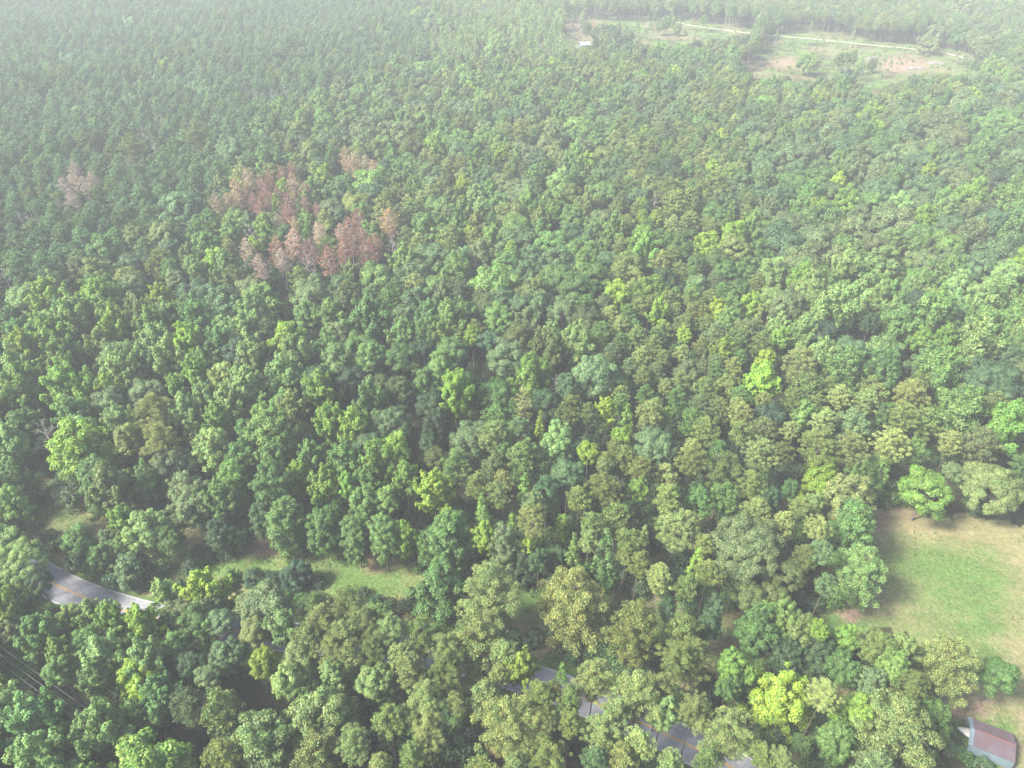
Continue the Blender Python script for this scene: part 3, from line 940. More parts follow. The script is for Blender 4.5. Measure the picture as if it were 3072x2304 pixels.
B 1000 310 150 oak light
B 790 1080 130 bigpine olive .9
B 1500 1400 150 gum light
B 1700 1240 210 oak pgreen
B 1420 1180 150 gum pale
B 1970 850 75 gum lime
B 2010 950 110 pine olive
B 1950 1310 70 gum ylime
B 1950 1390 70 gum ylime
B 2040 1400 80 gum ylime
B 2120 950 90 gum lime
B 1950 1570 200 gum lime
B 2170 1330 180 pine olive
B 2130 1220 130 pine olive
B 1960 1620 200 poplar lime
C 200 910 90 gum lime
C 190 1080 90 gum ylime
C 300 1140 110 gum lime
C 200 1210 190 pine olive
C 40 1310 160 pine olive
C 200 1400 150 gum pgreen
C 310 1380 70 spire ylime
C 330 1520 170 gum ylime
C 340 1590 200 oak olive
C 800 390 110 oak light .75 lone round tree in the far clearing
C 1015 1040 120 gum lime
C 1010 1170 90 gum yellow
C 1600 1100 90 gum ylime
C 1280 1230 280 bigoak blue .8
C 660 860 90 gum lime
C 1880 1260 180 gum lime
C 1720 1330 110 gum pale
C 1410 1320 140 gum pale
C 1070 1290 170 gum lime
C 2050 1150 200 oak dblue
C 1590 750 200 gum light
C 730 1000 260 oak grey
C 1600 290 170 oak grey .6
C 1640 205 150 oak grey .8
C 1780 130 150 slim grey
A 1890 1095 70 deadpine red
A 1830 1140 90 deadpine red
A 1750 1160 80 deadpine red
A 1700 1200 90 deadpine red 1 rusty dead pine topping the brown patch
A 1730 1260 90 deadpine red
A 1800 1265 80 deadpine red
A 1600 1270 90 deadpine red
A 1650 1310 80 deadpine red
A 1690 1340 80 deadpine red
A 1740 1325 60 deadpine red
A 1530 1210 80 deadpine tan
A 1540 1290 110 deadpine tan
A 1410 1330 120 deadpine tan
A 1480 1300 70 deadpine tan
A 1610 1160 100 deadpine tan
A 1870 1330 110 deadpine red
A 1980 1320 80 deadpine red
A 1980 1230 70 deadpine red
A 1900 1200 100 deadpine tan
A 2055 1350 60 deadpine red
A 1860 1390 80 deadpine red
A 1800 1430 70 deadpine tan
A 1910 1440 60 deadpine tan
A 2065 1500 90 deadpine pink
A 1910 1580 140 deadpine pink 1 pinkish dead pine below the brown patch
A 1800 1620 130 deadpine red
A 2020 1620 120 deadpine red
A 1630 1520 110 bare pink
A 1600 1610 100 deadpine pink
D 1690 60 110 deadpine pink
D 1830 20 100 deadpine pink
D 1990 40 130 bare bark
D 2130 20 130 deadpine red
B 110 1420 100 deadpine red
B 50 1480 110 deadpine red
B 0 1520 100 deadpine pink
B 80 1570 110 deadpine red
B 140 1540 90 deadpine red
B 220 1590 110 deadpine red
B 160 1630 110 deadpine red
B 310 1430 115 deadpine tan 1 tan dead pine with a bare stem
B 330 1570 95 bare pink
B 20 1620 110 deadpine red
B 30 1010 90 deadpine tan
B 100 1050 90 deadpine tan
B 160 1060 80 deadpine tan
B 60 1080 90 deadpine tan
B 210 1090 80 deadpine tan
B 1895 1180 60 bare pink
B 2035 1290 60 bare pink
A 420 1210 90 deadpine pink
A 490 1110 90 deadpine pink
A 480 1190 90 deadpine pink 1 pinkish dead pine at the far left
A 550 1210 90 deadpine pink
A 600 1170 80 deadpine pink
A 470 1300 100 deadpine pink
A 580 1310 70 bare bark
A 380 1320 80 bare pink
A 130 1420 80 bare pink
A 180 1420 80 bare pink
A 220 1440 70 bare pink
A 1600 600 60 bare bark
A 1660 630 70 bare bark
A 1710 640 80 bare bark 1 bleached bare tree in the upper pines
A 1760 620 70 bare bark
A 1800 630 70 bare bark
A 1840 590 60 bare bark
A 930 880 100 bare pink
A 710 810 80 bare pink
A 870 385 60 bare pink
A 800 530 55 bare pink
A 690 320 60 bare pink
A 630 110 60 bare pink
A 830 1060 80 bare pink
A 1000 950 80 bare pink
A 1050 780 60 bare pink
A 60 440 60 bare pink
B 30 185 70 bare pink
B 100 190 70 bare pink
B 160 190 60 bare pink
E 1390 820 90 bare pink
I 160 140 80 bare bark .8
I 320 510 60 bare bark .6
'''
KMAP = {'edgegum': 'leaf', 'edgepine': 'pine', 'pine': 'pine', 'bigpine': 'pine', 'thinpine': 'pine', 'oak': 'leaf', 'bigoak': 'leaf', 'gum': 'leaf', 'poplar': 'leaf', 'spire': 'leaf', 'slim': 'leaf', 'deadpine': 'dead', 'bare': 'bare', 'bush': 'bush', 'cedar': 'bush'}
trees = []      # dict: x y kind tone sx sz rot var hand lab
def jit_tone(tone, amt=.12):
    c = np.array(TONE[tone][0]); v = 1 + rng.normal(0, amt); h = rng.normal(0, amt * .5)
    return tuple(np.clip(c * v * np.array([1.06 * (1 + h), 1, .88 * (1 - h * .6)]), .004, .6))
def add_tree(x, y, kind, tone, s, sz, hand=False, lab=None):
    """s scales the crown, sz the height: the crown sits so that its top is at H * sz"""
    D = KINDS[kind]; zo = D['H'] * (sz - s); zc = zo + D['cen'] * s
    px, py, d = project(x, y, zc)
    trees.append(dict(x=x, y=y, kind=kind, tone=tone, s=s, sz=sz, zo=zo, rot=rng.uniform(0, 6.283), var=int(rng.integers(D['nv'])), tint=jit_tone(tone), lab=lab, hand=hand,
                      px=px, py=py, w=D['dia'] * s * FPX / d, r=D['dia'] * s / 2, d=d))
for line in HAND.strip().split('\n'):
    t = line.split(); c = CROP[t[0]]; px = c[0] + float(t[1]) * .4629; py = c[1] + float(t[2]) * .4629; wpx = float(t[3]) * .4629
    kind, tone = t[4], t[5]; hf = float(t[6]) if len(t) > 6 else 1.0; lab = ' '.join(t[7:]) or None
    D = KINDS[kind]; s = 1.0
    for _ in range(5):
        sz = hf * (.80 + .2 * min(s, 1.5)) if kind not in ('bush', 'cedar') else s
        if kind == 'spire': sz *= 1.1
        if hf < .9: s_eff = s
        zc = D['H'] * (sz - s) + D['cen'] * s
        x, y, d = ray_at(px, py, zc); s = wpx * d / FPX / D['dia']
    add_tree(x, y, kind, tone, s, sz, True, lab)

# ------------------------------------------------------------------ planted rest of the wood
def mix(*a): return a
HARD = [('oak', .38), ('gum', .3), ('poplar', .2), ('pine', .12)]
REG = [  # polygon in 2212-px view, kinds, tones, size factor, spacing factor
 (P2((-400, -400), (900, -400), (900, 60), (930, 100), (740, 170), (560, 330), (470, 400), (420, 480), (250, 560), (100, 620), (-400, 640)),
  [('pine', .95), ('gum', .03), ('oak', .02)], ['plant'] * 8 + ['blue', 'pgreen', 'olive', 'mid', 'light'], 1.18, .98),
 (P2((-400, 600), (230, 600), (420, 680), (600, 720), (760, 760), (520, 880), (470, 1000), (-400, 1000)),
  [('poplar', .6), ('gum', .25), ('oak', .15)], ['lime', 'light', 'pale', 'pale', 'mid', 'light', 'grey'], 1.0, .9),
 (P2((1180, 640), (1640, 620), (1720, 1000), (1300, 1000), (1330, 800)), [('pine', .88), ('gum', .08), ('spire', .04)], ['olive'] * 5 + ['polive', 'grey', 'olive', 'mid'], .8, .98),
 (P2((1000, 960), (1760, 960), (1850, 1300), (1500, 1330), (1000, 1250)), [('pine', .7), ('gum', .12), ('spire', .1), ('oak', .08)], ['olive', 'olive', 'polive', 'mid', 'grey', 'blue'], .95, .98),
 (P2((1330, 270), (1590, 260), (1640, 620), (1330, 600)), [('oak', .35), ('gum', .3), ('pine', .35)], ['mid', 'blue', 'mid', 'olive', 'dark', 'pgreen'], .9, .9),
 (P2((1600, 240), (2600, 150), (2600, 560), (1640, 560)), [('oak', .6), ('gum', .25), ('poplar', .15)], ['mid', 'mid', 'blue', 'grey', 'pgreen', 'light'], 1.28, .9),
 (P2((1640, 560), (2600, 560), (2600, 820), (1680, 820)), [('poplar', .45), ('gum', .25), ('oak', .3)], ['pale', 'light', 'light', 'pale', 'blue', 'grey'], 1.12, .9),
 (P2((1680, 820), (2600, 820), (2600, 1110), (1740, 1110)), [('pine', .45), ('gum', .35), ('oak', .2)], ['polive', 'olive', 'light', 'pale', 'mid'], 1.1, .9),
 (P2((480, 780), (1000, 700), (1100, 1180), (430, 1180)), [('poplar', .4), ('gum', .35), ('oak', .25)], ['lime', 'mid', 'pgreen', 'mid', 'dark', 'blue', 'dolive'], .9, .9),
 (P2((350, 1290), (1900, 1290), (1900, 2400), (350, 2400)), [('pine', .8), ('gum', .15), ('oak', .05)], ['polive', 'polive', 'olive', 'pale', 'grey'], 1.2, .9),
 (P2((-600, 1290), (350, 1290), (350, 2400), (-600, 2400)), [('poplar', .4), ('gum', .4), ('oak', .2)], ['light', 'pale', 'pgreen', 'lime', 'grey'], 1.0, .9),
 (P2((900, -400), (1000, 130), (1100, 50), (1300, 60), (1300, -400)), [('slim', .55), ('pine', .25), ('gum', .2)], ['grey', 'pale', 'light', 'blue'], .95, .9),
 (P2((900, 60), (1250, 20), (1260, 120), (900, 130)), [('slim', .8), ('gum', .15), ('pine', .05)], ['pale', 'pale', 'light', 'grey'], 1.1, 1.5),
 (P2((1250, -400), (3000, -400), (3000, 150), (1600, 110), (1300, 60)), [('slim', .2), ('oak', .4), ('pine', .25), ('gum', .15)], ['blue', 'grey', 'mid', 'pblue'], 1.0, .85),
]
cell = 9.0; grid = {}
def put(t): grid.setdefault((int(t['x'] // cell), int(t['y'] // cell)), []).append((t['x'], t['y'], t['r'], t['hand']))
for t in trees:
    if t['kind'] not in ('bush', 'cedar'): put(t)
step = 2.9; cand = []
for yy in np.arange(12, 1020, step):
    hw = 0.80 * (yy * CP + 110 * SP) + 25
    if yy < 60: hw = max(hw, 95)
    xs = np.arange(-hw, hw, step); cand.append(np.column_stack([xs, np.full(len(xs), yy)]))
cand = np.concatenate(cand); cand += rng.uniform(-step / 2, step / 2, cand.shape); rng.shuffle(cand)
CX, CY = cand[:, 0], cand[:, 1]
cpx, cpy, cdp = project(CX, CY, 14.0)
bad = (seg_dist(CX, CY, ROAD) < 4.6) | (seg_dist(CX, CY, STRIP) < np.where(CX < -82, 1.5, 5.5))
fieldw = ground([p for p in FIELD]); bad |= in_poly(CX, CY, fieldw)
reg = np.full(len(cand), -1)
for i in range(len(REG) - 1, -1, -1): reg[in_poly(cpx, cpy, REG[i][0])] = i
clump = vnoise(CX, CY, 18); hv = vnoise(CX, CY, 40)
# silhouettes are tested against the openings
clear_bb = [(min(p[0] for p in c), min(p[1] for p in c), max(p[0] for p in c), max(p[1] for p in c), c) for c in CLEAR]
_o = np.array([(dx, f) for f, m_ in ((1.0, .35), (.8, .85), (.6, .85), (.4, .3), (.15, .2)) for dx in (-m_, 0, m_)])
def blocks(x, y, H, r, kind):
    sx, sy, _ = project(x + _o[:, 0] * r, y, H * _o[:, 1]); ax0, ax1, ay0, ay1 = sx.min(), sx.max(), sy.min(), sy.max()
    for x0, y0, x1, y1, c in clear_bb:
        if ax1 < x0 or ax0 > x1 or ay1 < y0 or ay0 > y1: continue
        hit = in_poly(sx, sy, c)
        if (hit.mean() > .3) if (c is FARC or c is FARB) else hit.any(): return True
    return False
for t in trees:
    if t['hand'] and t['kind'] != 'deadpine' and t['py'] > 1300 and blocks(t['x'], t['y'], KINDS[t['kind']]['H'] * t['sz'], t['r'], ''): print('IN OPENING', t['kind'], t['tone'], round(t['px']), round(t['py']), round(t['w']))
for i in range(len(cand)):
    if bad[i]: continue
    ri = reg[i]
    if ri >= 0: kinds, tones, sf, sp = REG[ri][1:]
    else: kinds, tones, sf, sp = HARD, ['mid', 'pgreen', 'grey', 'blue', 'light', 'olive', 'mid', 'dark'], 1.15, .95
    u = rng.random(); acc = 0
    for k, wgt in kinds:
        acc += wgt
        if u <= acc: break
    D = KINDS[k]; s = sf * {'poplar': 1.05, 'gum': 1.15, 'oak': .98, 'pine': .88}.get(k, 1) * rng.choice([rng.uniform(.72, 1.0), rng.uniform(.9, 1.2), rng.uniform(1.1, 1.45)]); r = D['dia'] * s / 2; x, y = CX[i], CY[i]; ok = True
    ci, cj = int(x // cell), int(y // cell)
    for a in (-1, 0, 1):
        for b_ in (-1, 0, 1):
            for (tx, ty, tr, hd) in grid.get((ci + a, cj + b_), ()):
                lim = sp * (r + tr) * (.96 if hd else .84)
                if (x - tx) ** 2 + (y - ty) ** 2 < lim * lim: ok = False; break
            if not ok: break
        if not ok: break
    if not ok: continue
    sz = (.86 + .2 * (s / sf - .8)) * (.92 + .14 * hv[i]) * (1.0 if k != 'spire' else 1.15)
    if ri in (0,):
        sz *= .84 + .26 * hv[i]
        if clump[i] > .88 and rng.random() < .7: continue
    if blocks(x, y, D['H'] * sz, r, k): continue
    if k == 'pine' and tones[0] != 'plant': tn = ['olive', 'olive', 'polive', 'grey', 'pgreen'][int(rng.integers(5))]
    else: tn = tones[int((clump[i] * 1.3 + rng.random() * .7) * .5 * len(tones)) % len(tones)]
    if k in ('gum', 'spire') and rng.random() < .07: tn = 'ylime'
    if k == 'poplar' and tn in ('mid', 'blue'): tn = 'light'
    add_tree(x, y, k, tn, s, sz); put(trees[-1])
# scattered slim trees and brush of the far clearings
for cx_, cy_, n_ in ((2048 + 700 * .4629, 200 * .4629, 5), (2048 + 1000 * .4629, 225 * .4629, 6), (2048 + 1150 * .4629, 250 * .4629, 6), (2048 + 1350 * .4629, 235 * .4629, 8), (2048 + 950 * .4629, 480 * .4629, 14), (2048 + 1150 * .4629, 500 * .4629, 12), (2048 + 560 * .4629, 300 * .4629, 5), (1024 + 2050 * .4629, 200 * .4629, 14), (1024 + 1950 * .4629, 260 * .4629, 9), (1024 + 1520 * .4629, 170 * .4629, 6), (2048 + 1850 * .4629, 450 * .4629, 6), (1024 + 1500 * .4629, 240 * .4629, 5)):
    for q in range(int(n_ * 1.5)):
        gx_, gy_, _ = ray_at(cx_ + rng.normal(0, 55), cy_ + rng.normal(0, 12), 0)
        k = ['slim', 'slim', 'slim', 'gum', 'bush', 'bush'][int(rng.integers(6))]
        add_tree(gx_, gy_, k, ['pale', 'light', 'grey', 'pgreen'][int(rng.integers(4))], rng.uniform(.6, .95), rng.uniform(.45, .8) if k != 'bush' else .7)
for x0, y0 in [(1600, 200), (1640, 230), (1680, 190), (1700, 250), (1740, 200), (1780, 240), (1820, 270), (1720, 300), (1770, 320), (1840, 330), (1650, 300), (1690, 350), (1800, 360), (1740, 360)]:
    gx_, gy_, _ = ray_at(1024 + x0 * .4629, y0 * .4629, 12); add_tree(gx_, gy_, ['oak', 'pine', 'oak'][int(rng.integers(3))], ['dark', 'blue', 'grey'][int(rng.integers(3))], rng.uniform(.8, 1.05), .9)
# undergrowth along the edges of the strip, the road and the field, and beneath the canopy
und = []; ufield = in_poly(CX, CY, fieldw); uroad = seg_dist(CX, CY, ROAD); ustrip = seg_dist(CX, CY, STRIP); ur = rng.random(len(cand))
rim = (CY < 260) & (((ustrip > 7) & (ustrip < 13)) | ((uroad > 6) & (uroad < 10)))
uok = ~ufield & (uroad > 6) & (ustrip > np.where(CX < -80, 2, 7)) & ((CY < 420) | (ur < .35)) & (np.abs(CX) < .76 * (CY * CP + 75) + 10)
order_ = np.concatenate([rng.permutation(np.nonzero(uok & rim & (ur < .8))[0]), rng.permutation(np.nonzero(uok & ~rim)[0])[:15000]])
for i in order_:
    x, y = CX[i], CY[i]; s = rng.uniform(.8, 1.7) if rim[i] else rng.uniform(.9, 2.3)
    if not blocks(x, y, 3.8 * s, 2.2 * s, 'bush'): und.append((x, y, s))
    elif not blocks(x, y, 3.8 * .6, 2.2 * .6, 'bush'): und.append((x, y, .6))
print('trees', len(trees), 'undergrowth', len(und))

# ------------------------------------------------------------------ which trees are individuals
for t in trees:
    t['cls'] = KMAP[t['kind']]; t['seen'] = (-20 < t['px'] < 3092 and -20 < t['py'] < 2380)
LIM = {'pine': 300, 'leaf': 300, 'dead': 300, 'bare': 300, 'bush': 300}
indiv = []; rest = {k: [] for k in LIM}
for k in LIM:
    L = sorted([t for t in trees if t['cls'] == k], key=lambda t: -(t['w'] * (1 if t['seen'] else 0)))
    sel = [t for t in L if t['seen']][:LIM[k]]; ids = set(map(id, sel)); indiv += sel; rest[k] = [t for t in L if id(t) not in ids]
NAME = {'pine': 'pine_tree', 'leaf': 'broadleaf_tree', 'dead': 'dead_pine_tree', 'bare': 'bare_tree', 'bush': 'shrub'}
CAT = {'pine': 'pine tree', 'leaf': 'broadleaf tree', 'dead': 'dead pine', 'bare': 'bare tree', 'bush': 'shrub'}
GROUP = {'pine': 'living pines of the wood', 'leaf': 'leafy broadleaf trees of the wood', 'dead': 'dead pines with brown needles', 'bare': 'leafless dead trees', 'bush': 'shrubs in the clearings and along the road'}
WORD = {'pine': 'pine', 'leaf': 'broadleaf tree', 'dead': 'dead pine', 'bare': 'bare dead tree', 'bush': 'shrub'}
land = [t for t in indiv if t['lab']]
ORD = ['nearest', 'second', 'third', 'fourth', 'fifth', 'sixth', 'seventh', 'eighth', 'ninth', 'tenth', 'eleventh', 'twelfth', 'thirteenth', 'fourteenth', 'fifteenth', 'sixteenth', 'seventeenth', 'eighteenth', 'nineteenth', 'twentieth']
DIRS = ['right of', 'above right of', 'above', 'above left of', 'left of', 'below left of', 'below', 'below right of']
buckets = {}
for t in indiv:
    if t['lab']: continue
    b_ = min(land, key=lambda q: (q['px'] - t['px']) ** 2 + (q['py'] - t['py']) ** 2)
    a = math.atan2(b_['py'] - t['py'], t['px'] - b_['px']); dd = math.hypot(b_['py'] - t['py'], t['px'] - b_['px'])
    buckets.setdefault((id(b_), int(round(a / (math.pi / 4))) % 8, t['cls']), []).append((dd, t, b_))
for (bid, di, cls), L in buckets.items():
    L.sort(key=lambda q: q[0])
    for k, (dd, t, b_) in enumerate(L):
        o = ORD[k] if k < len(ORD) else str(k + 1) + 'th'
        t['label'] = f"{TONE[t['tone']][1].replace(' ', '-')} {WORD[cls]}, {o} {'one' if cls == 'bush' else WORD[cls].split()[-1]} {DIRS[di]} the {b_['lab']}"
        if len(t['label'].split()) > 16: t['label'] = f"{TONE[t['tone']][1].replace(' ', '-')} {WORD[cls]}, {o} {DIRS[di]} the {b_['lab']}"
for t in land: t['label'] = t['lab']
for t in indiv:
    root = bpy.data.objects.new(NAME[t['cls']], None); col.objects.link(root); root.empty_display_size = 1
    root.location = (t['x'], t['y'], 0); root.rotation_euler = (0, 0, t['rot']); s_ = t['s']
    tag(root, t['label'], CAT[t['cls']], GROUP[t['cls']])
    D = KINDS[t['kind']]
    cr = link('branches' if t['kind'] == 'bare' else 'foliage' if t['cls'] == 'bush' else 'crown', D['crown'][t['var']], root); cr['tint'] = t['tint']
    cr.scale = (s_, s_, s_); cr.location = (0, 0, t['zo'])
    tr = link('stem' if t['cls'] == 'bush' else 'trunk', D['trunk'][t['var']], root); tr.scale = (s_, s_, t['sz'])

# ------------------------------------------------------------------ the rest of the wood: one object per kind
def scatter(name, rows, kinds, label, cat=None):
    """rows: (x, y, zo, kind, var, s, rot, tint)"""
    if not rows: return
    pc = bpy.data.collections.new(name + '_shapes'); order = {}
    i = 0
    for k in kinds:
        for v, me in enumerate(KINDS[k]['joined']):
            o = bpy.data.objects.new('%03d_%s' % (i, k), me); pc.objects.link(o); order[(k, v)] = i; i += 1
    me = bpy.data.meshes.new(name); me.vertices.add(len(rows)); me.vertices.foreach_set('co', np.array([(r[0], r[1], r[2]) for r in rows], np.float32).ravel())
    for an, ty, data, key in (('scl', 'FLOAT_VECTOR', [(r[5], r[5], r[5]) for r in rows], 'vector'), ('rotz', 'FLOAT_VECTOR', [(0, 0, r[6]) for r in rows], 'vector'),
                              ('idx', 'INT', [order[(r[3], r[4])] for r in rows], 'value'), ('tint', 'FLOAT_VECTOR', [r[7] for r in rows], 'vector')):
        a = me.attributes.new(an, ty, 'POINT'); a.data.foreach_set(key, np.array(data, np.int32 if ty == 'INT' else np.float32).ravel())
    ob = link(name, me)
    g = bpy.data.node_groups.new(name, 'GeometryNodeTree'); g.interface.new_socket('Geometry', in_out='INPUT', socket_type='NodeSocketGeometry'); g.interface.new_socket('Geometry', in_out='OUTPUT', socket_type='NodeSocketGeometry')
    N = g.nodes; gi = N.new('NodeGroupInput'); go = N.new('NodeGroupOutput'); ci = N.new('GeometryNodeCollectionInfo')
    ci.inputs['Collection'].default_value = pc; ci.inputs['Separate Children'].default_value = True; ci.inputs['Reset Children'].default_value = True
    ip = N.new('GeometryNodeInstanceOnPoints'); ip.inputs['Pick Instance'].default_value = True
    def attr(nm, ty):
        q = N.new('GeometryNodeInputNamedAttribute'); q.data_type = ty; q.inputs['Name'].default_value = nm; return q.outputs['Attribute']
    L = g.links; L.new(gi.outputs[0], ip.inputs['Points']); L.new(ci.outputs[0], ip.inputs['Instance']); L.new(attr('idx', 'INT'), ip.inputs['Instance Index'])
    L.new(attr('scl', 'FLOAT_VECTOR'), ip.inputs['Scale'])
    e2r = N.new('FunctionNodeEulerToRotation'); L.new(attr('rotz', 'FLOAT_VECTOR'), e2r.inputs[0]); L.new(e2r.outputs[0], ip.inputs['Rotation'])
    L.new(ip.outputs[0], go.inputs[0])
    md = ob.modifiers.new('plants', 'NODES'); md.node_group = g
    tag(ob, label, cat, kind='stuff')
    return ob
def row(t): return (t['x'], t['y'], t['zo'], t['kind'], t['var'], t['s'], t['rot'], t['tint'])
scatter('pine_wood', [row(t) for t in rest['pine']], ['pine', 'bigpine', 'thinpine', 'edgepine'], 'far-off pine wood with small rounded green crowns', 'pine wood')
scatter('broadleaf_wood', [row(t) for t in rest['leaf']], ['oak', 'bigoak', 'gum', 'edgegum', 'poplar', 'spire', 'slim'], 'far-off mixed broadleaf wood in many greens', 'broadleaf wood')
urows = []
for (x, y, s) in und: urows.append((x, y, 0, 'bush', int(rng.integers(3)), s, rng.uniform(0, 6.28), jit_tone(['dark', 'mid', 'blue', 'dark', 'mid'][int(rng.integers(5))])))
urows += [row(t) for t in rest['bush']] 
scatter('undergrowth', urows, ['bush', 'cedar'], 'dark leafy undergrowth beneath and between the trees', 'undergrowth')
# grass weeds in the open ground
wr = []
fx = np.array(fieldw); x0, y0 = fx.min(0); x1, y1 = fx.max(0)
for q in range(11000):
    if q % 2:
        x, y = rng.uniform(x0, min(x1, 170)), rng.uniform(max(y0, 25), y1)
        if not in_poly([x], [y], fieldw)[0] or vnoise(x, y, 7) < .5 or vnoise(x, y, 1.7) < .55: continue
    else:
        p = STRIP[int(rng.integers(len(STRIP)))]; x, y = p[0] + rng.normal(0, 4.5), p[1] + rng.normal(0, 4.5)
        if seg_dist([x], [y], ROAD)[0] < 4.5 or vnoise(x, y, 5) < .4: continue
    s = rng.uniform(.04, .11); wr.append((x, y, 0, 'bush', int(rng.integers(3)), s, rng.uniform(0, 6.28), jit_tone(['lime', 'light', 'pgreen'][int(rng.integers(3))])))
for c_, n_ in ((FARC, 1500), (FARB, 700), ([(1339, 30), (1720, 30), (1720, 150), (1450, 165), (1339, 140)], 300)):
    xs_ = [p[0] for p in c_]; ys_ = [p[1] for p in c_]
    for q in range(n_):
        px, py = rng.uniform(min(xs_), max(xs_)), rng.uniform(min(ys_), max(ys_))
        if not in_poly([px], [py], c_)[0]: continue
        x, y, _ = ray_at(px, py, 0)
        if vnoise(x, y, 9) < .42: continue
        s = rng.uniform(.12, .55) ; wr.append((x, y, 0, 'bush', int(rng.integers(3)), s, rng.uniform(0, 6.28), jit_tone(['polive', 'light', 'mid', 'olive', 'pink'][int(rng.integers(5))])))
scatter('weeds', wr, ['bush'], 'low green weeds growing in the mown grass', 'weeds')

# ------------------------------------------------------------------ shed (metal carport) bottom right
def box(x0, x1, y0, y1, z0, z1):
    V = [(x, y, z) for z in (z0, z1) for y in (y0, y1) for x in (x0, x1)]
    return V, [(0, 2, 3, 1), (4, 5, 7, 6), (0, 1, 5, 4), (2, 6, 7, 3), (0, 4, 6, 2), (1, 3, 7, 5)]
def join(parts):
    V, F = [], []
    for v, f in parts: k = len(V); V += [tuple(p) for p in v]; F += [tuple(i + k for i in q) for q in f]
    return V, F
M_ROOF = noisy_mat('rusty_purple_metal', [(.25, (.13, .055, .045)), (.42, (.085, .06, .068)), (.7, (.10, .078, .095))], .55, .55, 6, .1, stretch=(1, 1, .5), spec=.4)
M_BLUE = noisy_mat('blue_grey_metal', [(.3, (.085, .12, .14)), (.7, (.14, .19, .215))], .8, .5, 5, .05, spec=.4)
M_DARK = noisy_mat('dark_interior_metal', [(.3, (.05, .05, .05)), (.7, (.09, .09, .1))], 2, .8, 3, 0)
M_BOAT = noisy_mat('white_gelcoat', [(.3, (.42, .41, .38)), (.7, (.58, .57, .55))], 2, .4, 3, 0, spec=.5)
ax, ay, _ = ray_at(2700 + 1120 * .18325, 2000 + 1270 * .18325, 2.4); bx_, by_, _ = ray_at(2700 + 1885 * .18325, 2000 + 1575 * .18325, 2.4)
cx2, cy2, _ = ray_at(2700 + 1130 * .18325, 2000 + 820 * .18325, 2.4)
Ls = math.hypot(bx_ - ax, by_ - ay); ang = math.atan2(by_ - ay, bx_ - ax); Wd = abs(-(cx2 - ax) * math.sin(ang) + (cy2 - ay) * math.cos(ang))
print('shed', ax, ay, Ls, Wd, math.degrees(ang))
shed = bpy.data.objects.new('shed', None); col.objects.link(shed); shed.location = (ax, ay, 0); shed.rotation_euler = (0, 0, ang)
tag(shed, 'long low metal shed with ribbed rusty purple roof beside the field', 'shed')
eave, ridge, hw_ = 2.4, 3.3, Wd / 2
def slope(xa, xb, ya, za, yb, zb, th=.05):
    V = [(xa, ya, za), (xb, ya, za), (xb, yb, zb), (xa, yb, zb)]; V += [(x, y, z - th) for x, y, z in V]
    return V, [(0, 1, 2, 3), (7, 6, 5, 4), (0, 4, 5, 1), (1, 5, 6, 2), (2, 6, 7, 3), (3, 7, 4, 0)]
parts = [slope(.7, Ls, 0, eave, hw_, ridge), slope(.7, Ls, hw_, ridge, Wd, eave)]
nr = int(Ls / .42)
for i in range(nr):
    x = .75 + (Ls - .85) * i / (nr - 1)
    parts.append(slope(x, x + .05, 0.02, eave + .045, hw_ - .06, ridge + .045, .04)); parts.append(slope(x, x + .05, hw_ + .06, ridge + .045, Wd - .02, eave + .045, .04))
rf = link('roof', mesh_from('shed_roof', *join(parts), [M_ROOF]), shed)
link('ridge_cap', mesh_from('ridge_cap', *join([slope(.7, Ls, hw_ - .15, ridge + .03, hw_, ridge + .075, .02), slope(.7, Ls, hw_, ridge + .075, hw_ + .15, ridge + .03, .02)]), [noisy_mat('rust', [(.3, (.16, .06, .045)), (.7, (.12, .08, .08))], 2, .7, 4, 0)]), rf)
link('roof_skirt', mesh_from('roof_skirt', *join([slope(0, .698, 0, eave, hw_, ridge), slope(0, .698, hw_, ridge, Wd, eave)]), [M_BLUE]), shed)
link('side_wall', mesh_from('side_wall', *join([slope(.1, Ls - .05, -.55, .9, -.03, eave - .02, .05)]), [M_BLUE]), shed)
link('side_wall', mesh_from('side_wall', *box(.1, Ls - .05, Wd - .1, Wd - .05, 0, eave - .06), [M_BLUE]), shed)
link('wall', mesh_from('wall', *box(Ls - .12, Ls - .06, .02, Wd - .12, 0, eave - .06), [M_BLUE]), shed)
for i in range(6):
    link('post', mesh_from('post', *box(.15 + (Ls - .5) * i / 5, .25 + (Ls - .5) * i / 5, .05, .15, 0, eave - .1), [M_DARK]), shed)
boat = bpy.data.objects.new('boat', None); col.objects.link(boat); boat.location = (ax, ay, 0); boat.rotation_euler = (0, 0, ang)
tag(boat, 'white pointed boat bow poking out of the shed\'s open end', 'boat')
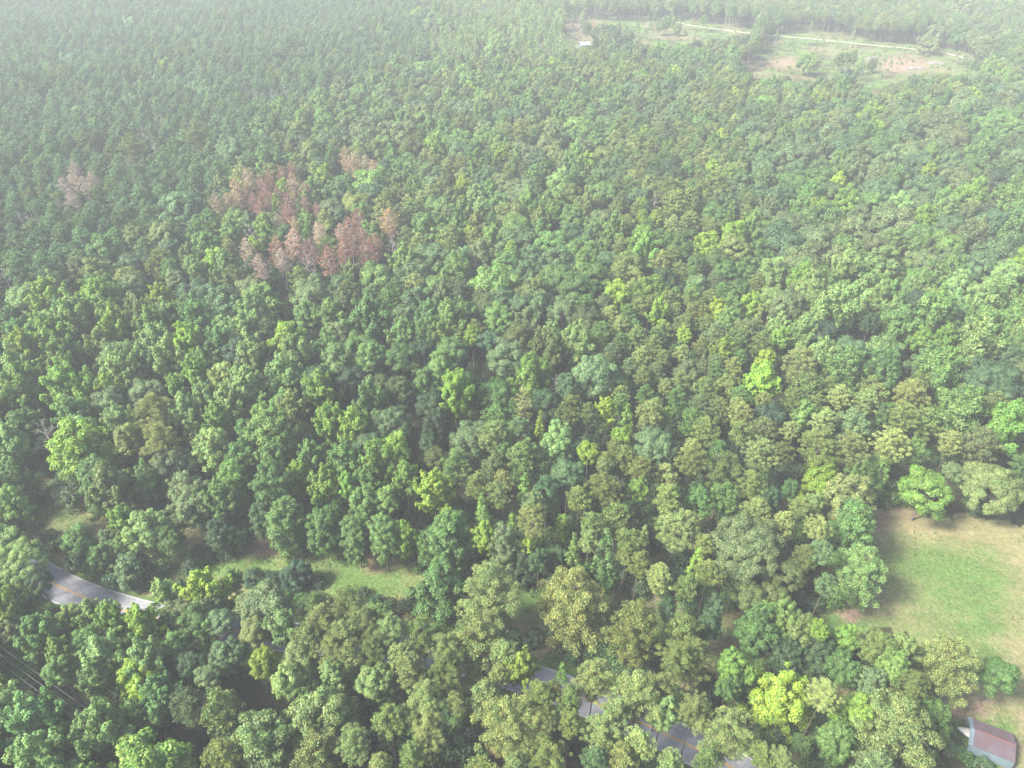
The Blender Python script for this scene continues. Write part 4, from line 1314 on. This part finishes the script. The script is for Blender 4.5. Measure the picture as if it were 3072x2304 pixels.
# hull: sections from the stern under the roof to the bow outside
V = []; F = []; secs = 9
for i in range(secs):
    t = i / (secs - 1); x = 3.2 - 4.6 * t; hb = .95 * (1 - max(0, (t - .45) / .55) ** 2.2); sheer = 1.25 + .3 * t
    yc = Wd * .56
    V += [(x, yc - hb, sheer), (x, yc - hb * .8, .75 + .4 * t * t), (x, yc, .5 + .75 * t ** 3), (x, yc + hb * .8, .75 + .4 * t * t), (x, yc + hb, sheer), (x, yc + hb * .5, sheer + .12), (x, yc - hb * .5, sheer + .12)]
for i in range(secs - 1):
    for k in range(7): F.append((i * 7 + k, i * 7 + (k + 1) % 7, (i + 1) * 7 + (k + 1) % 7, (i + 1) * 7 + k))
F.append(tuple(range(7)))
link('hull', mesh_from('hull', V, F, [M_BOAT], smooth=True), boat)
tr_, tf_ = tubes([([(2.6, Wd * .56, .42), (-.6, Wd * .56, .42), (-1.9, Wd * .56, .5)], [.05, .05, .05]), ([(1.6, Wd * .56 - .9, .3), (1.6, Wd * .56 + .9, .3)], [.05, .05]), ([(1.6, Wd * .56 - 1.0, .3), (1.6, Wd * .56 - .85, .3)], [.3, .3]), ([(1.6, Wd * .56 + .85, .3), (1.6, Wd * .56 + 1.0, .3)], [.3, .3])], 10)
link('trailer', mesh_from('trailer', tr_, tf_, [M_DARK]), boat)

# small pale building in the far clearing
hx, hy, _ = ray_at(1024 + 1572 * .4629, 315 * .4629, 0)
cab = bpy.data.objects.new('small_house', None); col.objects.link(cab); cab.location = (hx, hy, 0); cab.rotation_euler = (0, 0, .35)
tag(cab, 'tiny pale blue-grey building half hidden by trees in the far clearing', 'house')
link('wall', mesh_from('house_wall', *box(-4, 4, -3, 3, 0, 3), [M_BLUE]), cab)
V = [(-4.4, -3.5, 2.9), (4.4, -3.5, 2.9), (4.4, 0, 4.8), (-4.4, 0, 4.8), (-4.4, 3.5, 2.9), (4.4, 3.5, 2.9)]
V += [(a, b, c + .15) for a, b, c in V]
link('roof', mesh_from('house_roof', V, [(6, 7, 8, 9), (9, 8, 11, 10), (0, 3, 2, 1), (3, 4, 5, 2), (0, 1, 7, 6), (4, 10, 11, 5), (0, 6, 9, 3), (3, 9, 10, 4), (1, 2, 8, 7), (2, 5, 11, 8)], [noisy_mat('pale_blue_roof', [(.3, (.2, .25, .31)), (.7, (.28, .33, .39))], 1, .5, 3, 0)]), cab)
link('door', mesh_from('house_door', *box(-.5, .5, -3.04, -3.003, 0.02, 2.1), [M_DARK]), cab)
for x in (-2.4, 2.4): link('window', mesh_from('house_window', *box(x - .6, x + .6, -3.03, -3.003, 1.1, 2.2), [M_DARK]), cab)

# brush piles in the far clearing
for k, (u, v, lab) in enumerate([(1240, 385, 'grey brush pile on bare ground left of the big soil patch'), (1500, 450, 'long grey brush pile at the soil patch\'s lower right'), (1640, 415, 'rounded brown brush pile at the clearing\'s right end'), (490, 380, 'small pale brush pile at the clearing\'s left end')]):
    x, y, _ = ray_at(2048 + u * .4629, v * .4629, 0); r = np.random.default_rng(90 + k); ps = []
    for q in range(170):
        a = r.uniform(0, 6.28); rr = 5.5 * math.sqrt(r.random()); p = np.array([rr * math.cos(a), rr * .5 * math.sin(a), max(.1, 2.2 * (1 - rr / 5.8)) * r.uniform(.2, 1)])
        d = norm(r.normal(size=3) * [1, 1, .35]); L = r.uniform(1, 2.4); ps.append(limb(r, p - d * L, p + d * L + [0, 0, .15], .09, .03))
    V, F = tubes(ps, 4); V[:, 2] = np.maximum(V[:, 2], .02)
    o = link('brush_pile', mesh_from('brush_pile', V, F, [M_PALEBARK]), None, (x, y, 0)); tag(o, lab, 'brush pile', 'piles of cut brush')

# power lines bottom left, strung between two poles outside the picture
pa = ray_at(-330, 1720, 9.5); pb = ray_at(560, 2368, 9.5)
M_WIRE = noisy_mat('wire', [(.3, (.25, .25, .26)), (.7, (.35, .35, .36))], 5, .5, 2, 0)
dirv = np.array([pb[0] - pa[0], pb[1] - pa[1]]); dirv /= np.linalg.norm(dirv); nv = np.array([-dirv[1], dirv[0]])
for (p, lab) in ((pa, 'wooden utility pole at the left end of the wires'), (pb, 'wooden utility pole at the near end of the wires')):
    pr = bpy.data.objects.new('utility_pole', None); col.objects.link(pr); pr.location = (p[0], p[1], 0); pr.rotation_euler = (0, 0, math.atan2(nv[1], nv[0])); tag(pr, lab, 'utility pole', 'poles of the power line')
    v, f = tubes([([(0, 0, -.3), (0, 0, 10.2)], [.17, .12])], 10); link('pole', mesh_from('utility_pole', v, f, [M_BARK]), pr)
    link('crossarm', mesh_from('crossarm', *box(-1.1, 1.1, -.3, -.18, 9.3, 9.42), [M_BARK]), pr)
for off, lab in ((-1, 'thin grey wire nearest the corner, lower left'), (0, 'thin grey middle wire at the lower left'), (1, 'thin grey wire nearest the trees, lower left')):
    t = np.linspace(0, 1, 24); P = np.column_stack([pa[0] + (pb[0] - pa[0]) * t + nv[0] * off, pa[1] + (pb[1] - pa[1]) * t + nv[1] * off, 9.5 - 4 * .9 * t * (1 - t)])
    v, f = tubes([(P, np.full(24, .018))], 5); o = link('power_line', mesh_from('power_line', v, f, [M_WIRE])); tag(o, lab, 'power line', 'wires of the power line')

# ------------------------------------------------------------------ air
hz = link('haze', mesh_from('haze', *box(-2590, 2590, -1190, 3390, -1.0, 131.0), []))
m = bpy.data.materials.new('haze_air'); m.use_nodes = True; n = m.node_tree.nodes; l = m.node_tree.links
for q in list(n): n.remove(q)
out = n.new('ShaderNodeOutputMaterial'); pv = n.new('ShaderNodeVolumePrincipled'); pv.inputs['Color'].default_value = (.93, .96, 1.0, 1); pv.inputs['Density'].default_value = HAZE_DENSITY; pv.inputs['Anisotropy'].default_value = 0
l.new(pv.outputs[0], out.inputs['Volume']); hz.data.materials.append(m)
tag(hz, 'pale humid haze in the air over the whole wood', kind='stuff')
